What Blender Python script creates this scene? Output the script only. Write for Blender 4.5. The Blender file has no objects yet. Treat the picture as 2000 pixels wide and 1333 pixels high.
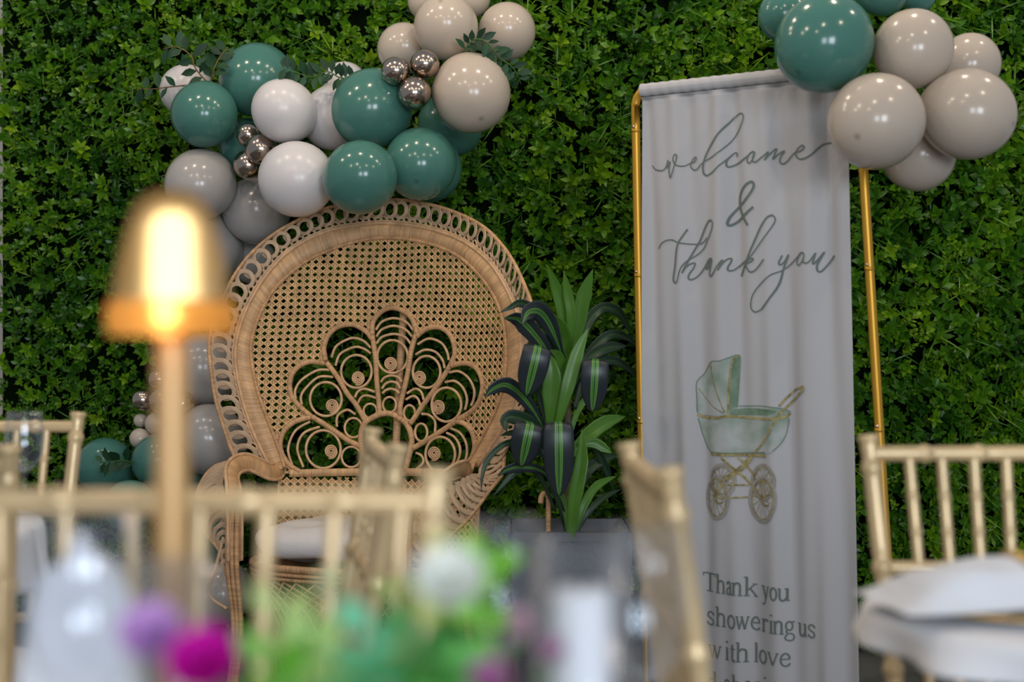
import bpy, math, random
import numpy as np
from mathutils import Vector, Matrix
R_ = math.radians
rnd = random.Random(7)
nrg = np.random.default_rng(11)
sc = bpy.context.scene
COL = sc.collection

# ------------------------------------------------------------------ camera, world, lights, exposure
F, CX, CY, H = 3055.6, 1000.0, 666.5, 1.06
cam_d = bpy.data.cameras.new('camera'); cam = bpy.data.objects.new('camera', cam_d); COL.objects.link(cam)
cam.location = (0, 0, H); cam.rotation_euler = (R_(90), 0, 0)
cam_d.sensor_width = 36; cam_d.lens = 55.0; cam_d.clip_start = .02
cam_d.dof.use_dof = True; cam_d.dof.focus_distance = 4.9; cam_d.dof.aperture_fstop = 2.6
sc.camera = cam
w = bpy.data.worlds.new('room_ambience'); sc.world = w; w.use_nodes = True
w.node_tree.nodes['Background'].inputs[0].default_value = (.80, .88, 1.0, 1)
w.node_tree.nodes['Background'].inputs[1].default_value = .30
def light(name, kind, loc, energy, color, rot=None, **kw):
    d = bpy.data.lights.new(name, kind); o = bpy.data.objects.new(name, d); COL.objects.link(o)
    o.location = loc; d.energy = energy; d.color = color
    if rot: o.rotation_euler = rot
    for k, v in kw.items(): setattr(d, k, v)
    return o
# daylight of the tall windows behind the camera
light('window_daylight', 'AREA', (2.1, -3.4, 1.9), 150, (.80, .89, 1), (R_(90), 0, R_(22)), shape='RECTANGLE', size=1.5, size_y=1.7)
light('window_daylight', 'AREA', (-.2, -4.2, 1.9), 95, (.84, .91, 1), (R_(90), 0, R_(-2)), shape='RECTANGLE', size=1.3, size_y=1.7)
# warm ceiling downlights
for x, y, e in ((-1.9, 2.4, 20), (-.9, 2.6, 20), (-.5, 1.2, 14), (.5, 2.3, 16), (1.7, 2.6, 16),
                (-2.1, 4.3, 15), (-1.3, 4.35, 15), (-.5, 4.3, 15), (.3, 4.25, 15), (1.1, 4.15, 15), (1.9, 4.0, 12)):
    light('ceiling_downlight', 'POINT', (x, y, 3.05), e, (1, .82, .62), shadow_soft_size=.03)
sc.view_settings.view_transform = 'Standard'; sc.view_settings.look = 'None'
sc.view_settings.gamma = 1; sc.view_settings.exposure = 0.0
sc.view_settings.use_curve_mapping = False

# ------------------------------------------------------------------ helpers
def P(x, y, d): return np.array([(x-CX)/F*d, d, H-(y-CY)/F*d])
def props(o, label=None, cat=None, group=None, kind=None):
    if label: o['label'] = label
    if cat: o['category'] = cat
    if group: o['group'] = group
    if kind: o['kind'] = kind
    return o
def thing(name, loc, label, cat, group=None, rz=0):
    o = bpy.data.objects.new(name, None); COL.objects.link(o); o.empty_display_size = .05
    o.location = loc; o.rotation_euler = (0, 0, rz)
    return props(o, label, cat, group)
def link(name, me, parent=None, mat=None):
    o = bpy.data.objects.new(name, me); COL.objects.link(o)
    if parent: o.parent = parent
    if mat is not None and not me.materials: me.materials.append(mat)
    return o
def clone(root, loc=None, rz=None, parent=None):
    c = root.copy(); COL.objects.link(c); c.parent = parent
    if loc is not None: c.location = loc
    if rz is not None: c.rotation_euler = (0, 0, rz)
    for ch in root.children: clone(ch, parent=c)
    return c
def cr(pts, n=None, closed=False, step=None):
    """Catmull-Rom through pts, resampled evenly along its length"""
    p = np.asarray(pts, float); m = len(p)
    if m == 2: q = np.linspace(p[0], p[1], 20)
    else:
        idx = (lambda i: i % m) if closed else (lambda i: min(max(i, 0), m-1))
        out = []
        for i in range(m if closed else m-1):
            p0, p1, p2, p3 = p[idx(i-1)], p[idx(i)], p[idx(i+1)], p[idx(i+2)]
            for t in np.linspace(0, 1, 12, endpoint=False):
                out.append(.5*((2*p1)+(-p0+p2)*t+(2*p0-5*p1+4*p2-p3)*t*t+(-p0+3*p1-3*p2+p3)*t**3))
        out.append(p[0] if closed else p[-1]); q = np.array(out)
    L = np.r_[0, np.cumsum(np.linalg.norm(np.diff(q, axis=0), axis=1))]
    if n is None: n = max(3, int(L[-1]/step)+1)
    s = np.linspace(0, L[-1], n, endpoint=not closed)
    return np.stack([np.interp(s, L, q[:, k]) for k in range(q.shape[1])], 1)
def nrm(v): return v/(np.linalg.norm(v, axis=-1, keepdims=True)+1e-12)

class MB:
    """collects geometry for one mesh object"""
    def __init__(s): s.v = []; s.f = []; s.al = []; s.ac = []
    def add(s, v, f, al=None, ac=None):
        o = len(s.v); v = [tuple(map(float, q)) for q in v]; s.v += v
        s.f += [tuple(int(o+i) for i in q) for q in f]
        s.al += list(map(float, al)) if al is not None else [0.]*len(v)
        s.ac += list(map(float, ac)) if ac is not None else [0.]*len(v)
        return s
    def tube(s, pts, r, k=8, closed=False, caps=True, ref=None):
        p = np.asarray(pts, float); n = len(p); r = np.broadcast_to(np.asarray(r, float), (n,))
        if closed: t = nrm(np.roll(p, -1, 0)-np.roll(p, 1, 0))
        else: t = nrm(np.gradient(p, axis=0))
        u = np.zeros_like(p); a = np.array([0, 0, 1.]) if ref is None else np.asarray(ref, float)
        if abs(np.dot(a, t[0])) > .9: a = np.array([1., 0, 0])
        u[0] = nrm(a-t[0]*np.dot(a, t[0]))
        for i in range(1, n): u[i] = nrm(u[i-1]-t[i]*np.dot(u[i-1], t[i]))
        if closed:
            b0 = np.cross(t[0], u[0]); last = nrm(u[-1]-t[0]*np.dot(u[-1], t[0]))
            ang = math.atan2(np.dot(last, b0), np.dot(last, u[0]))
            bb = np.cross(t, u); th = -ang*np.arange(n)/n
            u = u*np.cos(th)[:, None]+bb*np.sin(th)[:, None]
        b = np.cross(t, u); L = np.r_[0, np.cumsum(np.linalg.norm(np.diff(p, axis=0), axis=1))]
        c = np.arange(k)*2*math.pi/k
        V = (p[:, None]+r[:, None, None]*(u[:, None]*np.cos(c)[None, :, None]+b[:, None]*np.sin(c)[None, :, None])).reshape(-1, 3)
        m = n if closed else n-1
        fs = [(i*k+j, i*k+(j+1) % k, ((i+1) % n)*k+(j+1) % k, ((i+1) % n)*k+j) for i in range(m) for j in range(k)]
        if not closed and caps: fs += [tuple(range(k-1, -1, -1)), tuple((n-1)*k+j for j in range(k))]
        return s.add(V, fs, np.repeat(L, k), np.tile(c, n))
    def grid(s, G, al=None, ac=None, flip=False):
        G = np.asarray(G, float); n, m = G.shape[:2]
        fs = [(i*m+j, i*m+j+1, (i+1)*m+j+1, (i+1)*m+j) for i in range(n-1) for j in range(m-1)]
        if flip: fs = [q[::-1] for q in fs]
        return s.add(G.reshape(-1, 3), fs, None if al is None else np.asarray(al).reshape(-1), None if ac is None else np.asarray(ac).reshape(-1))
    def lathe(s, prof, c=(0, 0, 0), k=32):
        """prof: (r, z) from bottom to top"""
        n = len(prof); a = np.arange(k)*2*math.pi/k
        V = [(c[0]+r*math.cos(t), c[1]+r*math.sin(t), c[2]+z) for r, z in prof for t in a]
        fs = [(i*k+j, i*k+(j+1) % k, (i+1)*k+(j+1) % k, (i+1)*k+j) for i in range(n-1) for j in range(k)]
        if prof[0][0] > 1e-5: fs.append(tuple(range(k-1, -1, -1)))
        if prof[-1][0] > 1e-5: fs.append(tuple((n-1)*k+j for j in range(k)))
        return s.add(V, fs, [z for r, z in prof for _ in a], [t for _ in prof for t in a])
    def box(s, c, h, m=None):
        V = [np.array(c)+np.array([x*h[0], y*h[1], z*h[2]]) if m is None else np.array(c)+x*h[0]*m[0]+y*h[1]*m[1]+z*h[2]*m[2]
             for x in (-1, 1) for y in (-1, 1) for z in (-1, 1)]
        return s.add(V, [(0, 1, 3, 2), (4, 6, 7, 5), (0, 4, 5, 1), (2, 3, 7, 6), (0, 2, 6, 4), (1, 5, 7, 3)])
    def mesh(s, name, origin=(0, 0, 0), smooth=True):
        me = bpy.data.meshes.new(name); o = np.asarray(origin, float)
        me.from_pydata((np.array(s.v)-o).tolist(), [], s.f)
        me.attributes.new('al', 'FLOAT', 'POINT').data.foreach_set('value', s.al)
        me.attributes.new('ac', 'FLOAT', 'POINT').data.foreach_set('value', s.ac)
        if smooth: me.polygons.foreach_set('use_smooth', [True]*len(me.polygons))
        me.update(); return me
    def build(s, name, mat, parent=None, origin=None, smooth=True):
        if origin is None: origin = parent.location if parent is not None else (0, 0, 0)
        return link(name, s.mesh(name, origin, smooth), parent, mat)

# ------------------------------------------------------------------ materials
def new_mat(name):
    m = bpy.data.materials.new(name); m.use_nodes = True; t = m.node_tree
    return m, t, t.nodes['Principled BSDF']
def mat(name, col, rough=.5, metal=0., spec=.5, vary=None, bump=None, wrap=None, coat=0., trans=None, sub=None):
    m, t, b = new_mat(name); N, L = t.nodes, t.links
    b.inputs['Base Color'].default_value = (*col, 1); b.inputs['Roughness'].default_value = rough
    b.inputs['Metallic'].default_value = metal; b.inputs['Specular IOR Level'].default_value = spec
    b.inputs['Coat Weight'].default_value = coat; b.inputs['Coat Roughness'].default_value = .08
    if sub: b.inputs['Subsurface Weight'].default_value = sub; b.inputs['Subsurface Radius'].default_value = (.03, .03, .03)
    tc = N.new('ShaderNodeTexCoord'); colsock = None; h = None
    if vary:
        n = N.new('ShaderNodeTexNoise'); n.inputs['Scale'].default_value = vary[0]; n.inputs['Detail'].default_value = 4
        L.new(tc.outputs['Object'], n.inputs['Vector'])
        r = N.new('ShaderNodeValToRGB'); r.color_ramp.elements[0].position = .32; r.color_ramp.elements[1].position = .68
        r.color_ramp.elements[0].color = (*[c*(1-vary[1]) for c in col], 1); r.color_ramp.elements[1].color = (*[min(1, c*(1+vary[1]*.6)) for c in col], 1)
        L.new(n.outputs['Fac'], r.inputs['Fac']); colsock = r.outputs['Color']
    if wrap:
        a = N.new('ShaderNodeAttribute'); a.attribute_name = 'al'
        mu = N.new('ShaderNodeMath'); mu.operation = 'MULTIPLY'; mu.inputs[1].default_value = 1/wrap[0]; L.new(a.outputs['Fac'], mu.inputs[0])
        nz = N.new('ShaderNodeTexNoise'); nz.inputs['Scale'].default_value = 14; L.new(tc.outputs['Object'], nz.inputs['Vector'])
        ad = N.new('ShaderNodeMath'); ad.operation = 'MULTIPLY_ADD'; ad.inputs[1].default_value = 2.2; L.new(nz.outputs['Fac'], ad.inputs[0]); L.new(mu.outputs[0], ad.inputs[2])
        fr = N.new('ShaderNodeMath'); fr.operation = 'PINGPONG'; fr.inputs[1].default_value = .5; L.new(ad.outputs[0], fr.inputs[0])
        rp = N.new('ShaderNodeValToRGB'); rp.color_ramp.elements[0].color = (.42, .36, .30, 1); rp.color_ramp.elements[1].color = (1, 1, 1, 1)
        rp.color_ramp.elements[0].position = .0; rp.color_ramp.elements[1].position = .17; L.new(fr.outputs[0], rp.inputs['Fac'])
        fl = N.new('ShaderNodeMath'); fl.operation = 'FLOOR'; L.new(ad.outputs[0], fl.inputs[0])
        wn = N.new('ShaderNodeTexWhiteNoise'); wn.noise_dimensions = '1D'; L.new(fl.outputs[0], wn.inputs['W'])
        mr = N.new('ShaderNodeMapRange'); mr.inputs['To Min'].default_value = .80; mr.inputs['To Max'].default_value = 1.12; L.new(wn.outputs['Value'], mr.inputs['Value'])
        mx = N.new('ShaderNodeMix'); mx.data_type = 'RGBA'; mx.blend_type = 'MULTIPLY'; mx.inputs['Factor'].default_value = 1
        if colsock: L.new(colsock, mx.inputs['A'])
        else: mx.inputs['A'].default_value = (*col, 1)
        L.new(rp.outputs['Color'], mx.inputs['B'])
        m2 = N.new('ShaderNodeMix'); m2.data_type = 'RGBA'; m2.blend_type = 'MULTIPLY'; m2.inputs['Factor'].default_value = 1
        L.new(mx.outputs['Result'], m2.inputs['A']); L.new(mr.outputs['Result'], m2.inputs['B'])
        colsock = m2.outputs['Result']; h = (rp.outputs['Color'], wrap[1])
    if bump:
        n = N.new('ShaderNodeTexNoise'); n.inputs['Scale'].default_value = bump[0]; L.new(tc.outputs['Object'], n.inputs['Vector']); h = (n.outputs['Fac'], bump[1])
    if h:
        bp = N.new('ShaderNodeBump'); bp.inputs['Strength'].default_value = .6; bp.inputs['Distance'].default_value = h[1]
        L.new(h[0], bp.inputs['Height']); L.new(bp.outputs['Normal'], b.inputs['Normal'])
    if colsock: L.new(colsock, b.inputs['Base Color'])
    if trans:
        tr = N.new('ShaderNodeBsdfTranslucent'); tr.inputs['Color'].default_value = (*trans[1], 1)
        ms = N.new('ShaderNodeMixShader'); ms.inputs[0].default_value = trans[0]
        L.new(b.outputs[0], ms.inputs[1]); L.new(tr.outputs[0], ms.inputs[2]); L.new(ms.outputs[0], N['Material Output'].inputs['Surface'])
    return m
def leaf_mat(name, ramp, rough=.42, trans=.18, spec=.5):
    """leaf colour picked by the per-leaf tint attribute"""
    m, t, b = new_mat(name); N, L = t.nodes, t.links
    a = N.new('ShaderNodeAttribute'); a.attribute_name = 'al'
    r = N.new('ShaderNodeValToRGB'); e = r.color_ramp.elements
    while len(e) < len(ramp): e.new(.5)
    for q, (p, c) in zip(e, ramp): q.position = p; q.color = (*c, 1)
    L.new(a.outputs['Fac'], r.inputs['Fac']); L.new(r.outputs['Color'], b.inputs['Base Color'])
    b.inputs['Roughness'].default_value = rough; b.inputs['Specular IOR Level'].default_value = spec
    tr = N.new('ShaderNodeBsdfTranslucent'); L.new(r.outputs['Color'], tr.inputs['Color'])
    ms = N.new('ShaderNodeMixShader'); ms.inputs[0].default_value = trans
    L.new(b.outputs[0], ms.inputs[1]); L.new(tr.outputs[0], ms.inputs[2]); L.new(ms.outputs[0], N['Material Output'].inputs['Surface'])
    return m
def emit_mat(name, col, s):
    m, t, b = new_mat(name); b.inputs['Base Color'].default_value = (*col, 1)
    b.inputs['Emission Color'].default_value = (*col, 1); b.inputs['Emission Strength'].default_value = s
    return m
RAT = (.68, .395, .19)
m_wrap = mat('wrapped_rattan', RAT, .45, vary=(26, .22), wrap=(.0048, .0012))
m_wrapf = mat('fine_wrapped_rattan', (.73, .44, .215), .42, vary=(22, .2), wrap=(.0042, .0012))
m_cane = mat('rattan_cane', (.66, .41, .22), .42, vary=(40, .25))
m_weave = mat('cane_strand', (.70, .43, .195), .5, vary=(30, .25))
m_ring = mat('pale_cane_loop', (.58, .40, .25), .48, vary=(60, .22))
m_chv = mat('champagne_gold_wood', (.68, .50, .27), .30, metal=.25, vary=(9, .12))
m_gold = mat('gold_metal', (.62, .33, .035), .40, metal=.6)
m_screw = mat('screw_metal', (.8, .55, .4), .2, metal=1)
m_cloth = mat('white_tablecloth', (.78, .78, .80), .8, bump=(300, .0006))
m_nap = mat('white_napkin', (.70, .71, .74), .85, bump=(60, .002))
m_banner = mat('white_crepe_fabric', (.47, .465, .475), .85, bump=(500, .0004))
m_ink = mat('sage_ink', (.135, .165, .145), .8)
m_floor = mat('grey_stone_floor', (.16, .155, .15), .45, vary=(5, .3))
m_plaster = mat('pale_plaster', (.62, .58, .52), .8, bump=(90, .002))
m_cushion = mat('ivory_cushion_fabric', (.70, .66, .63), .85, bump=(40, .004))
m_planter = mat('charcoal_planter', (.085, .09, .10), .55, vary=(12, .3), bump=(60, .002))
m_stem = mat('green_stem', (.06, .14, .03), .5)
m_brownstem = mat('brown_twig', (.16, .10, .04), .6)
m_soil = mat('dark_soil', (.03, .02, .015), .9, bump=(80, .01))

# ------------------------------------------------------------------ room and hedge wall
def wall_y(x): return 5.62-.16*x
def slab(name, pts, thick, m):
    mb = MB(); a = [np.array(p, float) for p in pts]; n = nrm(np.cross(a[1]-a[0], a[2]-a[0]))*thick
    mb.add(a+[q-n for q in a], [(0, 1, 2, 3), (7, 6, 5, 4)]+[((i+1) % 4, i, 4+i, 4+(i+1) % 4) for i in range(4)])
    o = mb.build(name, m, smooth=False); return props(o, kind='structure')
slab('floor', [(-5, -5, 0), (5, -5, 0), (5, 7.2, 0), (-5, 7.2, 0)], .1, m_floor)
slab('wall_left', [(-5, wall_y(-5)+.35, 0), (5, wall_y(5)+.35, 0), (5, wall_y(5)+.35, 3.3), (-5, wall_y(-5)+.35, 3.3)], .1, m_plaster)
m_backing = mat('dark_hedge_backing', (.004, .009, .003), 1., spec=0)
X0, X1, Z0, Z1 = -1.93, 2.35, .02, 2.65
def hp(x, z, d=0): return np.array([x, wall_y(x), z])+d*np.array([-.158, -.987, 0])
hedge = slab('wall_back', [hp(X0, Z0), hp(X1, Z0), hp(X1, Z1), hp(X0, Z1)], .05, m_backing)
m_leaf = leaf_mat('boxwood_leaf', [(0, (.014, .070, .004)), (.35, (.052, .175, .006)), (.7, (.16, .33, .006)), (1, (.37, .53, .03))], .36, .22)  # natural leaf greens; top stops brightened to paint in light on the leaf tips

LEAF = np.array([[0, 0, 0], [-.5, .38, .10], [0, .40, 0], [.5, .38, .10], [-.42, .66, .08], [0, .70, -.02], [.42, .66, .08], [0, 1, -.08]])
LFACE = np.array([[0, 2, 1, 0], [0, 3, 2, 0], [1, 2, 5, 4], [2, 3, 6, 5], [4, 5, 7, 4], [5, 6, 7, 5]])
def sprig_leaves(rg, n, axis, kind):
    """list of (base, length dir, normal, length, width) for a rosette"""
    axis = nrm(axis); a = nrm(np.cross(axis, [.3, .2, 1])); b = np.cross(axis, a); out = []
    for i in range(n):
        ph = i*2.4+rg.uniform(-.4, .4); k = i/max(1, n-1)
        tilt = R_(75-50*k)+rg.uniform(-.2, .2)
        rad = a*math.cos(ph)+b*math.sin(ph); d = nrm(rad*math.sin(tilt)+axis*math.cos(tilt)); nn = nrm(axis*math.sin(tilt)-rad*math.cos(tilt))
        if kind == 0: L = rg.uniform(.026, .042); W = L*rg.uniform(.40, .52)
        elif kind == 1: L = rg.uniform(.012, .02); W = L*rg.uniform(.5, .75)
        else: L = rg.uniform(.06, .12); W = .0045
        base = axis*(k*.016) if kind != 1 else axis*(k*.05)+rad*.004
        out.append((base, d, nn, L, W))
    return out
def leaf_verts(items):
    """items: arrays -> verts"""
    B, D, N, L, W = [np.array([i[k] for i in items]) for k in range(5)]
    S = np.cross(D, N)
    return B[:, None]+S[:, None]*(LEAF[None, :, 0:1]*W[:, None, None])+D[:, None]*(LEAF[None, :, 1:2]*L[:, None, None])+N[:, None]*(LEAF[None, :, 2:3]*W[:, None, None]*.9)
def leaf_mesh(name, V, tint):
    n = len(V); me = bpy.data.meshes.new(name); me.vertices.add(n*8); me.vertices.foreach_set('co', V.reshape(-1).astype(np.float32))
    tri = np.array([[0, 2, 1], [0, 3, 2], [1, 2, 5], [1, 5, 4], [2, 3, 6], [2, 6, 5], [4, 5, 7], [5, 6, 7]])
    idx = (np.arange(n)[:, None, None]*8+tri[None]).reshape(-1)
    me.loops.add(len(idx)); me.loops.foreach_set('vertex_index', idx.astype(np.int32))
    me.polygons.add(len(idx)//3); me.polygons.foreach_set('loop_start', np.arange(0, len(idx), 3, dtype=np.int32))
    me.polygons.foreach_set('use_smooth', np.ones(len(idx)//3, bool))
    me.attributes.new('al', 'FLOAT', 'POINT').data.foreach_set('value', np.repeat(tint, 8).astype(np.float32))
    me.update(calc_edges=True); me.materials.append(m_leaf); return me
# a library of rosettes, stamped over the wall
lib = []
for i in range(26):
    kind = 0 if i < 13 else (1 if i < 23 else 2)
    ax = np.array([rnd.uniform(-.55, .55), -1, rnd.uniform(-.25, .75)])
    lib.append((kind, leaf_verts(sprig_leaves(rnd, (7, 9, 5)[kind] if kind != 1 else 14, ax, kind))))
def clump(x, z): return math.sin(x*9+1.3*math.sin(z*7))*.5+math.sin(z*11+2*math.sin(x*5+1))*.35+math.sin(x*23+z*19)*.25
VV, TT = [], []
for _ in range(17000):
    x, z = rnd.uniform(X0+.02, X1), rnd.uniform(Z0, Z1)
    c = clump(x, z); k = rnd.random(); li = rnd.randrange(26) if rnd.random() < .55 else rnd.randrange(13)
    kind, V = lib[li]; d = .015+.10*rnd.random()**1.4+.02*c
    if kind == 2: d += .03
    s = rnd.uniform(.75, 1.2)*(1+.10*x); sx = rnd.choice((-1, 1))
    Q = V*np.array([s*sx, s, s])+hp(x, z, max(.01, d))
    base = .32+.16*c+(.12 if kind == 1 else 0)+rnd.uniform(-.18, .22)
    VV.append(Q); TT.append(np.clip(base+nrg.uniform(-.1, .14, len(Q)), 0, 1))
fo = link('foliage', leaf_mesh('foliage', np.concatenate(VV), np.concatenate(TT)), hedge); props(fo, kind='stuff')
spr = []
for i in range(8):
    ax = np.array([rnd.uniform(-.4, .4), -1, rnd.uniform(-.1, .6)]); V = leaf_verts(sprig_leaves(rnd, 8, ax, 0))*1.1
    spr.append(leaf_mesh('leaf_sprig', V, np.clip(.45+.08*(i % 4)+nrg.uniform(-.12, .15, len(V)), 0, 1)))
for i in range(300):
    x, z = rnd.uniform(X0+.05, 2.0), rnd.uniform(.15, 2.3)
    o = link('leaf_sprig', spr[i % 8], hedge); o.location = hp(x, z, rnd.uniform(.075, .13)); o.rotation_euler = (0, rnd.uniform(-3, 3), 0); s = rnd.uniform(.8, 1.2); o.scale = (s, s, s)

# ------------------------------------------------------------------ peacock chair
CO = P(760, 922, 5.0); ca, sa = math.cos(R_(22)), math.sin(R_(22)); REC = R_(8); CR = .8
c_r = np.array([ca, -sa, 0]); c_f = np.array([-sa, -ca, 0]); c_u = -c_f*math.sin(REC)+np.array([0, 0, math.cos(REC)])
def surf(u, v, off=0.):
    u = np.asarray(u, float); v = np.asarray(v, float); th = u/CR
    p = CO+np.multiply.outer(CR*np.sin(th), c_r)+np.multiply.outer(CR*(1-np.cos(th)), c_f)+np.multiply.outer(v, c_u)
    nn = np.multiply.outer(np.cos(th), c_f)-np.multiply.outer(np.sin(th), c_r)
    return p+nn*np.asarray(off)[..., None] if np.ndim(off) else p+nn*off
def snorm(u): return nrm(np.multiply.outer(np.cos(np.asarray(u)/CR), c_f)-np.multiply.outer(np.sin(np.asarray(u)/CR), c_r))
def proj(p): return np.stack([CX+F*p[..., 0]/p[..., 1], CY-F*(p[..., 2]-H)/p[..., 1]], -1)
def uv(pix):
    pix = np.asarray(pix, float); x = np.zeros_like(pix); x[:, 1] = .3
    for _ in range(14):
        f0 = proj(surf(x[:, 0], x[:, 1]))-pix; e = 1e-5
        fu = (proj(surf(x[:, 0]+e, x[:, 1]))-pix-f0)/e; fv = (proj(surf(x[:, 0], x[:, 1]+e))-pix-f0)/e
        det = fu[:, 0]*fv[:, 1]-fv[:, 0]*fu[:, 1]
        x[:, 0] -= (fv[:, 1]*f0[:, 0]-fv[:, 0]*f0[:, 1])/det; x[:, 1] -= (-fu[:, 1]*f0[:, 0]+fu[:, 0]*f0[:, 1])/det
    return x
def C3(r, f, z): return np.array([CO[0], CO[1], 0])+c_r*r+c_f*f+np.array([0, 0, z])
chair_loc = C3(0, .22, 0)
chair = thing('peacock_chair', chair_loc, 'large rattan peacock chair with round fan-patterned woven back before the hedge', 'chair')
def cpart(mb, name, m, parent=None): return mb.build(name, m, parent or chair, chair_loc)
def on_back(pix, off=0., step=.006, n=None, closed=False):
    q = cr(uv(pix), n, closed, step); return surf(q[:, 0], q[:, 1], off)
OUT = [(466, 912), (451, 877), (435, 831), (422, 788), (413, 734), (408, 677), (416, 634), (443, 566), (465, 527), (494, 492), (535, 458), (586, 429), (643, 406), (710, 394), (780, 391),
       (848, 402), (902, 420), (945, 443), (978, 474), (1005, 512), (1026, 556), (1040, 593), (1047, 640), (1046, 690), (1038, 745), (1024, 800), (1003, 850), (985, 890)]
BO = [(532, 922), (506, 870), (489, 831), (470, 769), (459, 700), (465, 650), (481, 604), (508, 555), (535, 520), (562, 493), (605, 466), (657, 447), (724, 438), (767, 437), (821, 443), (875, 458), (916, 477),
      (956, 510), (983, 547), (1005, 591), (1018, 628), (1021, 688), (1018, 729), (1009, 783), (993, 823), (963, 872), (936, 912)]
BI = [(556, 914), (544, 874), (521, 815), (500, 753), (490, 690), (492, 664), (505, 620), (530, 574), (562, 539), (605, 507), (657, 484), (711, 469), (767, 465), (821, 472), (861, 483), (902, 504), (942, 542),
      (970, 583), (986, 628), (992, 680), (990, 731), (985, 764), (968, 810), (950, 845), (928, 885), (909, 915)]
uO, uBO, uBI = cr(uv(OUT), 260), cr(uv(BO), 260), cr(uv(BI), 260)
rim_o = cpart(MB().tube(surf(uO[:, 0], uO[:, 1], .004), .0062, 8), 'outer_rim', m_wrap)
cpart(MB().tube(surf(uBO[:, 0], uBO[:, 1], .006), .0058, 8), 'edge_cane', m_cane)
q = uBO+(uO-uBO)*.10; cpart(MB().tube(surf(q[:, 0], q[:, 1], .004), .0036, 6), 'edge_cane', m_cane)
cpart(MB().tube(surf(uBI[:, 0], uBI[:, 1], .006), .0062, 8), 'edge_cane', m_wrap)
cols = np.linspace(0, 1, 7); Lb = np.r_[0, np.cumsum(np.linalg.norm(np.diff(uBO, axis=0), axis=1))]
G = np.stack([surf(*(uBO+(uBI-uBO)*t).T, .003+.011*math.sin(math.pi*t)) for t in cols], 1)
Gb = np.stack([surf(*(uBO+(uBI-uBO)*t).T, -.008) for t in cols[::-1]], 1)
Gall = np.concatenate([G, Gb, G[:, :1]], 1)
cpart(MB().grid(Gall, np.repeat(Lb[:, None], Gall.shape[1], 1)), 'wrapped_band', m_wrapf)
# interlocked loops of the border
def ring_mesh(segs=28):
    mb = MB(); pr = [(-.0068, 0), (-.006, .0022), (-.0042, .0026), (-.0026, .0014), (-.0010, .0027), (.0010, .0027), (.0026, .0014), (.0042, .0026), (.006, .0022), (.0068, 0), (.004, -.0022), (-.004, -.0022)]
    a0, b0 = .0225, .0260; k = len(pr); V = []; A = []
    for i in range(segs):
        t = 2*math.pi*i/segs; cx, cy = a0*math.cos(t), b0*math.sin(t); nx, ny = nrm(np.array([math.cos(t)/a0, math.sin(t)/b0]))
        V += [(cx+nx*p, cy+ny*p, h) for p, h in pr]; A += [i*.004]*k
    fs = [(i*k+j, i*k+(j+1) % k, ((i+1) % segs)*k+(j+1) % k, ((i+1) % segs)*k+j) for i in range(segs) for j in range(k)]
    return mb.add(V, fs, A).mesh('loop')
rm = ring_mesh(); rm.materials.append(m_ring)
def put_ring(c, rad, nor, half, tilt, scale=1.):
    y = nrm(rad); z = nrm(nor-y*np.dot(nor, y)); x = np.cross(y, z); ct, st = math.cos(tilt), math.sin(tilt)
    x2, z2 = x*ct+z*st, z*ct-x*st; sy = half/.031
    M = Matrix(((x2[0]*scale, y[0]*sy, z2[0], c[0]-chair_loc[0]), (x2[1]*scale, y[1]*sy, z2[1], c[1]-chair_loc[1]), (x2[2]*scale, y[2]*sy, z2[2], c[2]-chair_loc[2]), (0, 0, 0, 1)))
    o = link('loop', rm, rim_o); o.matrix_local = M
NR = 58
for i in range(NR):
    k = int((i+.5)/NR*259); a, b = uO[k], uBO[k]; lo = b+(a-b)*.22; hi = a-(a-b)*.04
    pa, pb = surf(*hi), surf(*lo); mid = (pa+pb)/2+snorm((a[0]+b[0])/2)*.004
    put_ring(mid, pa-pb, snorm((a[0]+b[0])/2), np.linalg.norm(pa-pb)/2, .27, 1.12)
ss = np.linspace(0, 1, 700); qb = np.stack([np.interp(ss, np.linspace(0, 1, 260), uBO[:, k]) for k in (0, 1)], 1); qo = np.stack([np.interp(ss, np.linspace(0, 1, 260), uO[:, k]) for k in (0, 1)], 1)
for ph in (0, math.pi):
    wv = .19+.12*np.sin(ss*NR*math.pi*2*.5*2+ph); q = qb+(qo-qb)*wv[:, None]
    cpart(MB().tube(surf(q[:, 0], q[:, 1], .003), .0030, 5), 'lace_strand', m_ring)
# short ties binding the loops to the outer rim
tie = MB().tube([(0, -.011, 0), (0, .011, 0)], .0045, 6).mesh('tie'); tie.materials.append(m_wrap)
# fan motif -------------------------------------------------
PET = [[(609, 815), (590, 819), (571, 827), (555, 842), (548, 861), (548, 877), (554, 893), (566, 909), (586, 922)],
       [(636, 710), (620, 708), (604, 707), (585, 715), (571, 731), (566, 753), (569, 772), (577, 785), (593, 801), (609, 814)],
       [(636, 706), (635, 696), (633, 680), (640, 658), (655, 642), (674, 635), (693, 635), (709, 643), (721, 653), (728, 664)],
       [(728, 655), (728, 647), (729, 631), (739, 615), (755, 604), (772, 602), (793, 610), (806, 623), (813, 642), (815, 653)],
       [(815, 658), (823, 650), (836, 642), (855, 639), (871, 645), (883, 658), (889, 675), (890, 693), (882, 712)],
       [(882, 715), (896, 711), (914, 710), (931, 718), (941, 734), (945, 753), (941, 777), (931, 796), (914, 810), (896, 820)],
       [(893, 823), (909, 828), (923, 842), (929, 864), (928, 882), (920, 901), (909, 918)]]
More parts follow.
